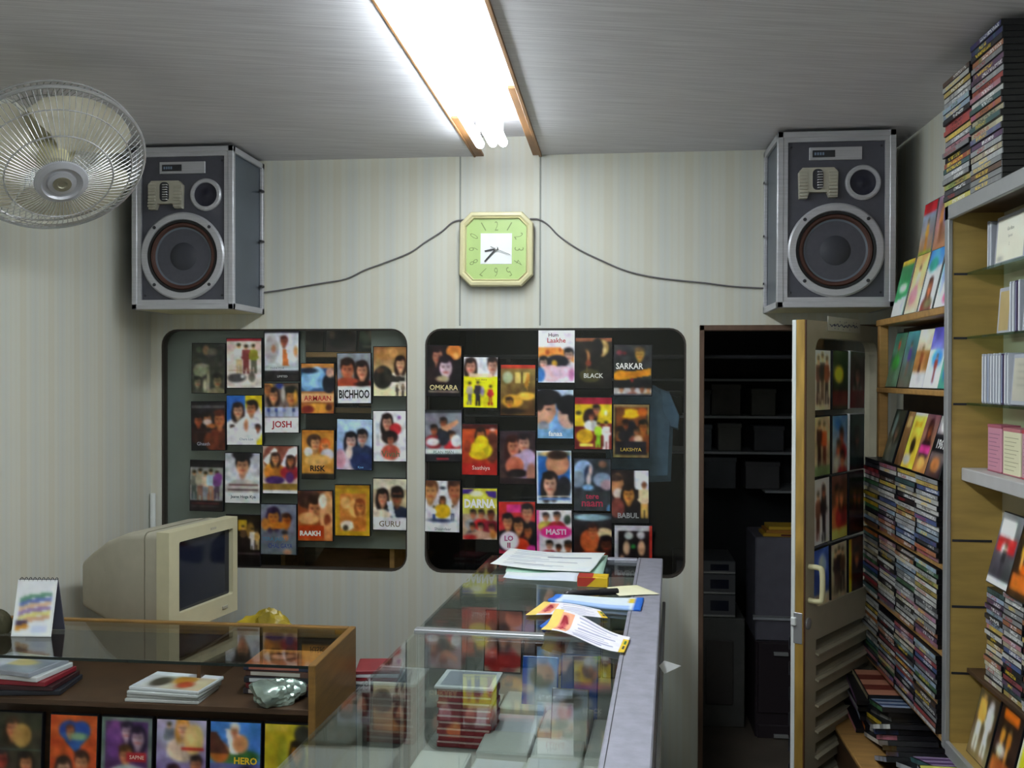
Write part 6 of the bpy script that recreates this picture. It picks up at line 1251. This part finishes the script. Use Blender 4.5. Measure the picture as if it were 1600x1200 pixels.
# note pads on the white shelf
def pad(px0, px1, X, h, col, edge, label, lines):
    a = at_x(px0, 725, X); b = at_x(px1, 725, X); yc = (a.y + b.y) / 2; wd = abs(a.y - b.y)
    t = thing('index_pad', label, 'note pad', M=Matrix.Translation((X, yc, WSZ + 0.0005)) @ Matrix.Rotation(math.radians(-90), 4, 'Z'), group='note pads on the white shelf')
    part('pad_block', MB().cbox((-wd/2, 0, 0), (wd/2, 0.045, h), 0.002), ink(col), t, local=True)
    part('bound_edge', MB().cbox((-wd/2 - 0.0006, -0.0006, h - 0.008), (wd/2 + 0.0006, 0.0455, h + 0.0006), 0.001), ink(edge), t, local=True)
    part('bound_edge', MB().cbox((-wd/2 - 0.0006, -0.0006, 0), (wd/2 + 0.0006, 0.0455, 0.004), 0.001), ink(edge), t, local=True)
    ln = MB()
    for i in range(9): ln.box((-wd * 0.4, -0.0005, h * (0.12 + 0.085 * i)), (wd * (0.15 + 0.25 * ((i * 7) % 3) / 2), 0.0, h * (0.12 + 0.085 * i) + 0.0014))
    part('handwritten_line', ln, ink(lines), t, local=True)
pad(1543, 1564, 0.925, 0.116, 'c88ca0', 'a85a6c', 'pink note pad, farthest on the white shelf', '8a5a78')
pad(1567, 1594, 0.925, 0.112, 'dcd8b8', 'b87078', 'cream ruled note pad between the pink pads on the white shelf', 'a09a78')
pad(1596.5, 1625, 0.925, 0.112, 'c090a0', 'b03a48', 'pink note pad at the frame edge of the white shelf', '8a5a78')
# leaning film cases under the white shelf and at the bottom
SZ2 = at_x(1519, 893, 0.925).z
GD = 'film cases leaning in the display shelf'
CW = 0.109
YJ = [2.44 - 0.112 * k for k in range(5)]
n_s = 19; tS = (SZ2 - 0.797) / n_s
ylean(2.425, 0.128, 0.182, 0.912, SZ2, 14, [('g','6a6c70','3a3c40'),('r',.05,.08,.75,.32,'d8d8d8'),('r',.05,.32,.95,.55,'b02c30'),('e',.45,.48,.14,.07,'d8d4d4'),('f',.5,.42,.5,'2a2a2e','3a3a40'),('r',0,.93,1,1,'d8d8dc')], 'grey case with a red band and a white page under the white shelf', GD, 620)
ylean(2.285, 0.128, 0.182, 0.905, SZ2, 14, [('g','2a241c','3a2818'),('r',.1,.08,.9,.22,'d88a1c'),('f',.3,.25,.4,'c89838','e0b060'),('f',.55,.25,.4,'b87828','c88c40'),('f',.8,.25,.4,'d09838','a86c28'),('e',.5,.62,.2,.08,'d86c1c'),('r',.05,.72,.95,.9,'c8702c')], 'brown case with orange lettering and golden figures under the white shelf', GD, 621)
ylean(2.15, 0.128, 0.182, 0.905, SZ2, 14, [('g','c8c8d4','b8b8c8'),('r',0,0,1,.25,'b83038'),('w',.5,.5,.15,SK,'3a1c14','c8c0cc'),('e',.3,.75,.2,.1,'b03040')], 'white and red case at the frame edge under the white shelf', GD, 622)
stack_lbl = ['farthest', 'second', 'third', 'fourth', 'fifth']
for c in range(5):
    if YJ[c] - 0.055 < 1.85: continue
    stack(0.915, YJ[c], 0.797, n_s - (c == 0), tS, 0.072, CW, '%s column of small cases in the display shelf' % stack_lbl[c], 'columns of small cases', M_SPINE_S, 's', 'small_case', 'small case')
P('mid_board', MB().cbox((0.905, NY0, 0.785), (XR - 0.006, NY1 - 0.021, 0.7965), 0.001), M_WOODD)
ylean(2.475, 0.125, 0.185, 0.885, NZ0, 13, [('g','3a3028','8a7a58'),('r',0,0,1,.06,'d89028'),('f',.3,.05,.85,'c89c48','d8d4c8'),('f',.7,.12,.8,'d8d4d0','e0dcd8'),('e',.7,.22,.12,.08,'c8c4c4')], 'dark case of two tall figures in the bottom row of the display shelf', GD, 630)
ylean(2.335, 0.128, 0.185, 0.882, NZ0, 13, [('g','2a1c18','3a2820'),('r',.15,.06,.85,.2,'c86c1c'),('f',.3,.26,.45,'c89038','e0a850'),('f',.6,.26,.45,'b87428','d89c48'),('e',.35,.6,.2,.08,'dcd0c0'),('r',.05,.7,.9,.95,'a86434')], 'brown case with orange lettering in the bottom row of the display shelf', GD, 631)
ylean(2.195, 0.128, 0.185, 0.88, NZ0, 13, [('g','c8c4b0','c8c8b8'),('r',0,0,1,.06,'3a9a3c'),('e',.4,.2,.2,.1,'c8803c'),('p',[(.05,.3),(.3,.28),(.35,.6),(.05,.62)],'d8c02c'),('f',.6,.35,.6,'d0c8c0','c89848'),('e',.8,.25,.16,.06,'5a3c2c')], 'white case with a green top strip in the bottom row of the display shelf', GD, 632)
# tall stacks on top of the unit
stack(XF - 0.002, 2.545, NZ1, 23, 0.0142, 0.132, 0.189, 'far stack on top of the display shelf', 'stacks on top of the display shelf', cols={8: ('red', 'c02c24'), 9: ('red', 'c8301c'), 22: ('yellow', 'd8cc20'), 15: ('orange', 'b8502c')})
stack(XF - 0.002, 2.35, NZ1, 25, 0.0143, 0.132, 0.189, 'near stack on top of the display shelf', 'stacks on top of the display shelf', cols={0: ('blue', '2a2c70'), 1: ('blue', '2a2c6c'), 8: ('red', 'c0341c'), 16: ('purple', '6a68a0')})

# ================================================================== BACK ROOM
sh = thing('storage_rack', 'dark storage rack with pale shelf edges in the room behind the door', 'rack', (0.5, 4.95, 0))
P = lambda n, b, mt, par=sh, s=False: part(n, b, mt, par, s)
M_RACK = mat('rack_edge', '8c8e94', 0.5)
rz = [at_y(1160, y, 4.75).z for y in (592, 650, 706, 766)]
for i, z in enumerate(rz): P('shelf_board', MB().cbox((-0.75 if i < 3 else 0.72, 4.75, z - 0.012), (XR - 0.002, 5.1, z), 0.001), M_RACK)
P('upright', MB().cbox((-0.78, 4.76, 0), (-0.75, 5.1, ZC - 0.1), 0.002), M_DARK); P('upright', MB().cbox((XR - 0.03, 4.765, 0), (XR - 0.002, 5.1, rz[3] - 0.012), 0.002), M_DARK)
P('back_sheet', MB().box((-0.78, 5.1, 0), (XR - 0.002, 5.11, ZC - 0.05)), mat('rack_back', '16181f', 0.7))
gB = 'boxes on the storage rack'
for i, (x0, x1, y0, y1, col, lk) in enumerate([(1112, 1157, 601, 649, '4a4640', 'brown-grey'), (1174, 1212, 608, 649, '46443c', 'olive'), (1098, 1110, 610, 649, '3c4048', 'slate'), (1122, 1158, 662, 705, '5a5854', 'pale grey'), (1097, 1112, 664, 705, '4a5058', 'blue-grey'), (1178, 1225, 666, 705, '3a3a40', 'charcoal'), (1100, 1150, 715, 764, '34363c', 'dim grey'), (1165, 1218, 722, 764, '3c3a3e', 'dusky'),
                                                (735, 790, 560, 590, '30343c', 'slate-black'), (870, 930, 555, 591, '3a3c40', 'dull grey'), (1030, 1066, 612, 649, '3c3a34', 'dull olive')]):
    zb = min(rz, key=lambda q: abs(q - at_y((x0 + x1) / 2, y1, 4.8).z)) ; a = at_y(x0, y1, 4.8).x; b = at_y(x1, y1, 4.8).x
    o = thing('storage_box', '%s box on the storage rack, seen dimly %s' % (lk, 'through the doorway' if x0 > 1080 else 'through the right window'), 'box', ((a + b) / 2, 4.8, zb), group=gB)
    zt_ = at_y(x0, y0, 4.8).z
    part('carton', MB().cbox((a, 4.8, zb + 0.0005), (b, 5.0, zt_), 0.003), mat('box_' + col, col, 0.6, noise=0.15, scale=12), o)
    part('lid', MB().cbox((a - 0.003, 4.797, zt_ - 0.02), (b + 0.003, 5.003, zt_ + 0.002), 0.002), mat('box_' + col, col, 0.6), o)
# filing cabinet and grey case by the doorway
a = at_y(1180, 1000, 4.2).x
fcz = at_y(1200, 1002, 4.2).z
fcab = thing('filing_cabinet', 'dark filing cabinet with bright pulls in the back room', 'cabinet', (a + 0.2, 4.2, 0))
part('body', MB().cbox((a, 4.2, 0), (XR - 0.035, 4.62, fcz), 0.004), mat('cabinet_dark', '2a2228', 0.4), fcab)
for i, y in enumerate((1012, 1140)):
    zz = at_y(1220, y, 4.2).z
    d = part('drawer', MB().cbox((a + 0.01, 4.19, zz - 0.28), (XR - 0.045, 4.2, zz + 0.02), 0.003), mat('cabinet_dark', '2a2228', 0.4), fcab)
    part('pull', MB().cbox((at_y(1209, y, 4.18).x, 4.175, zz - 0.03), (at_y(1232, y, 4.18).x, 4.19, zz - 0.015), 0.002), M_CHROME, d)
gct = at_y(1200, 840, 4.2).z
gcs = thing('equipment_case', 'grey equipment case standing on the filing cabinet', 'case', (a + 0.15, 4.2, fcz))
part('shell', MB().cbox((a, 4.2, fcz + 0.0005), (a + 0.3, 4.5, gct), 0.006), mat('case_grey', '5c5a66', 0.5, noise=0.1), gcs)
part('lower_strip', MB().cbox((a - 0.002, 4.197, at_y(1200, 962, 4.2).z), (a + 0.302, 4.2, at_y(1200, 968, 4.2).z), 0.001), M_RACK, gcs)
for k, (c, nm) in enumerate((('b8902c', 'yellow'), ('a06a2c', 'orange'), ('c09a30', 'gold'))):
    o = flat_case(Matrix.Translation((a + 0.13 + 0.012 * k, 4.29, gct + 0.0005 + k * 0.0145)), 0.19, 0.135, 0.014, c, '%s case lying on the grey equipment case in the back room' % nm, 'cases on the equipment case')
    part('dark_strip', MB().box((-0.02 + 0.03 * k, -0.0681, 0.003), (0.09, -0.0675, 0.011)), ink('5a2020'), o, local=True)
# players and recorders stacked on a stand to the left
px0 = at_y(1096, 900, 4.3).x - 0.12; px1 = at_y(1150, 900, 4.3).x
tvz = [at_y(1120, y, 4.3).z for y in (903, 880, 935, 955, 1000)]
dst = thing('equipment_stand', 'grey stand with a panelled front in the back room', 'stand', ((px0 + px1) / 2, 4.3, 0))
part('stand_body', MB().cbox((px0, 4.3, 0), (px1 + 0.04, 4.65, tvz[3] - 0.03), 0.004), mat('stand_grey', '4a4a48', 0.5, noise=0.1), dst)
part('door_panel', MB().cbox((px0 + 0.14, 4.292, 0.1), (px1 - 0.01, 4.3, tvz[4]), 0.003), mat('stand_panel', '3a3634', 0.5), dst)
def recorder(z0, z1, label, cat):
    o = thing('video_recorder', label, cat, ((px0 + px1) / 2, 4.3, z0), group='recorders stacked in the back room')
    part('chassis', MB().cbox((px0 + 0.01, 4.31, z0 + 0.001), (px1, 4.6, z1), 0.003), mat('recorder_grey', '54555a', 0.4), o)
    part('display_window', MB().box((px1 - 0.11, 4.3085, z0 + (z1 - z0) * 0.3), (px1 - 0.03, 4.311, z0 + (z1 - z0) * 0.75)), M_SCREEN, o)
    part('front_strip', MB().cbox((px0 + 0.012, 4.306, z0 + 0.004), (px1 - 0.002, 4.311, z0 + 0.012), 0.001), M_CHROME, o)
recorder(tvz[3] - 0.03, tvz[3] + 0.07, 'grey video recorder at the bottom of the back room pile', 'recorder')
recorder(tvz[3] + 0.071, tvz[3] + 0.16, 'grey video recorder with a dark window, middle of the back room pile', 'recorder')
recorder(tvz[3] + 0.161, tvz[3] + 0.22, 'slim video recorder on top of the back room pile', 'recorder')
# grey boards and shelf seen through the left window
WB = YB + 0.10
def BP(px, py): q = at_y(px, py, WB); return (q.x, q.z)
h0, h1 = BP(476, 516), BP(580, 690)
bz = BP(400, 853)[1]
bd = part('partition_board', MB().plate([(XL + 0.01, bz), (-0.72, bz), (-0.72, 1.85), (XL + 0.01, 1.85)], [[(h0[0], h1[1]), (h1[0], h1[1]), (h1[0], 1.8), (h0[0], 1.8)]], WB, WB + 0.015), mat('grey_board', '98a39a', 0.6, noise=0.08, scale=5)); tag(bd, 'grey-green board standing behind the left window', 'board')
bq = part('board_leg', MB().cbox((XL + 0.02, WB, 0), (XL + 0.06, WB + 0.015, bz), 0.002), M_WOODD, bd); part('board_leg', MB().cbox((-0.8, WB, 0), (-0.76, WB + 0.015, bz), 0.002), M_WOODD, bd)
RY = WB + 0.03
bs = thing('small_rack', 'small wooden rack of dim film cases behind the left window', 'rack', (-1.08, RY, 0))
part('rack_shelf', MB().cbox((-1.3, RY, 1.62), (-0.88, RY + 0.24, 1.64), 0.002), M_WOODS, bs); part('rack_shelf', MB().cbox((-1.3, RY, 1.40), (-0.88, RY + 0.24, 1.42), 0.002), M_WOODS, bs)
for x in (-1.32, -0.88): part('rack_side', MB().cbox((x, RY, 0), (x + 0.02, RY + 0.24, 1.95), 0.002), M_WOODS, bs)
part('rack_back', MB().box((-1.3, RY + 0.24, 0), (-0.88, 4.37, 1.95)), M_WOODD, bs)
for k in range(6):
    zz = 1.6405 if k < 3 else 1.4205; x = -1.23 + 0.135 * (k % 3)
    cover_case('film_case', Matrix.Translation((x, RY + 0.07, zz)) @ Matrix.Rotation(math.radians(-8), 4, 'X'), 0.128, 0.182, 0.014, random_ops(np.random.RandomState(k), PALS[(k * 3) % len(PALS)]), 'dim film case, %s on the %s shelf of the rack behind the left window' % (['left', 'middle', 'right'][k % 3], ['upper', 'lower'][k // 3]), 'film case', 'film cases on the rack behind the left window', seed=700 + k, res=(14, 20))
SYY = YB + 0.2
# denim shirt on a hanger behind the right window
sc_ = at_y(1005, 600, SYY)
DEN = mat('denim', '6485a0', 0.8, noise=0.25, scale=18)
srt = thing('denim_shirt', 'blue denim shirt hanging behind the right window', 'shirt', (sc_.x, SYY, 1.0))
def SP(px, py): q = at_y(px, py, SYY); return (q.x, q.z)
body = [SP(*p) for p in ((950, 622), (985, 604), (1022, 602), (1042, 614), (1052, 660), (1048, 752), (950, 756), (945, 690))]
def puffy(poly, d, name, par):
    cx = sum(p[0] for p in poly) / len(poly); cz_ = sum(p[1] for p in poly) / len(poly); n = len(poly); vs = []
    for (s_, dy) in ((1.0, 0), (0.88, -d * 0.8), (0.5, -d), (0.88, d * 0.8), (0.5, d)):
        vs += [(cx + (p[0] - cx) * s_, SYY + dy + 0.006 * math.sin(i * 2.3), cz_ + (p[1] - cz_) * s_) for i, p in enumerate(poly)]
    fs = []
    for a_, b_ in ((0, 1), (1, 2), (0, 3), (3, 4)):
        for i in range(n): fs.append((a_*n+i, a_*n+(i+1)%n, b_*n+(i+1)%n, b_*n+i))
    fs.append(tuple(2*n + i for i in range(n))); fs.append(tuple(4*n + i for i in range(n)))
    return part(name, MB().add(vs, fs), DEN, par, True)
puffy(body, 0.035, 'shirt_body', srt)
puffy([SP(*p) for p in ((1030, 606), (1046, 612), (1062, 650), (1060, 672), (1044, 668), (1034, 640))], 0.028, 'sleeve', srt)
puffy([SP(*p) for p in ((952, 620), (962, 612), (964, 650), (948, 690), (930, 686), (938, 650))], 0.028, 'sleeve', srt)
puffy([SP(*p) for p in ((984, 606), (1004, 598), (1022, 604), (1012, 618), (996, 618))], 0.03, 'collar', srt)
hk = SP(1004, 600)
part('hanger', MB().tube(smooth_path([(hk[0] - 0.13, SYY, hk[1] - 0.05), (hk[0], SYY, hk[1] + 0.005), (hk[0] + 0.13, SYY, hk[1] - 0.05)]), 0.004, 6).tube(smooth_path([(hk[0], SYY, hk[1]), (hk[0], SYY, hk[1] + 0.05), (hk[0] + 0.02, SYY, hk[1] + 0.075), (hk[0] + 0.02, SYY, hk[1] + 0.098)]), 0.003, 6), M_DARK, srt, True)
rl = part('hanging_rail', MB().tube([(-0.6, SYY, hk[1] + 0.105), (XR, SYY, hk[1] + 0.105)], 0.008, 8), M_DARK, None, True); tag(rl, 'thin dark rail across the back room carrying the shirt', 'rail')

for o in bpy.data.objects:
    if '_root' in o.keys(): del o['_root']
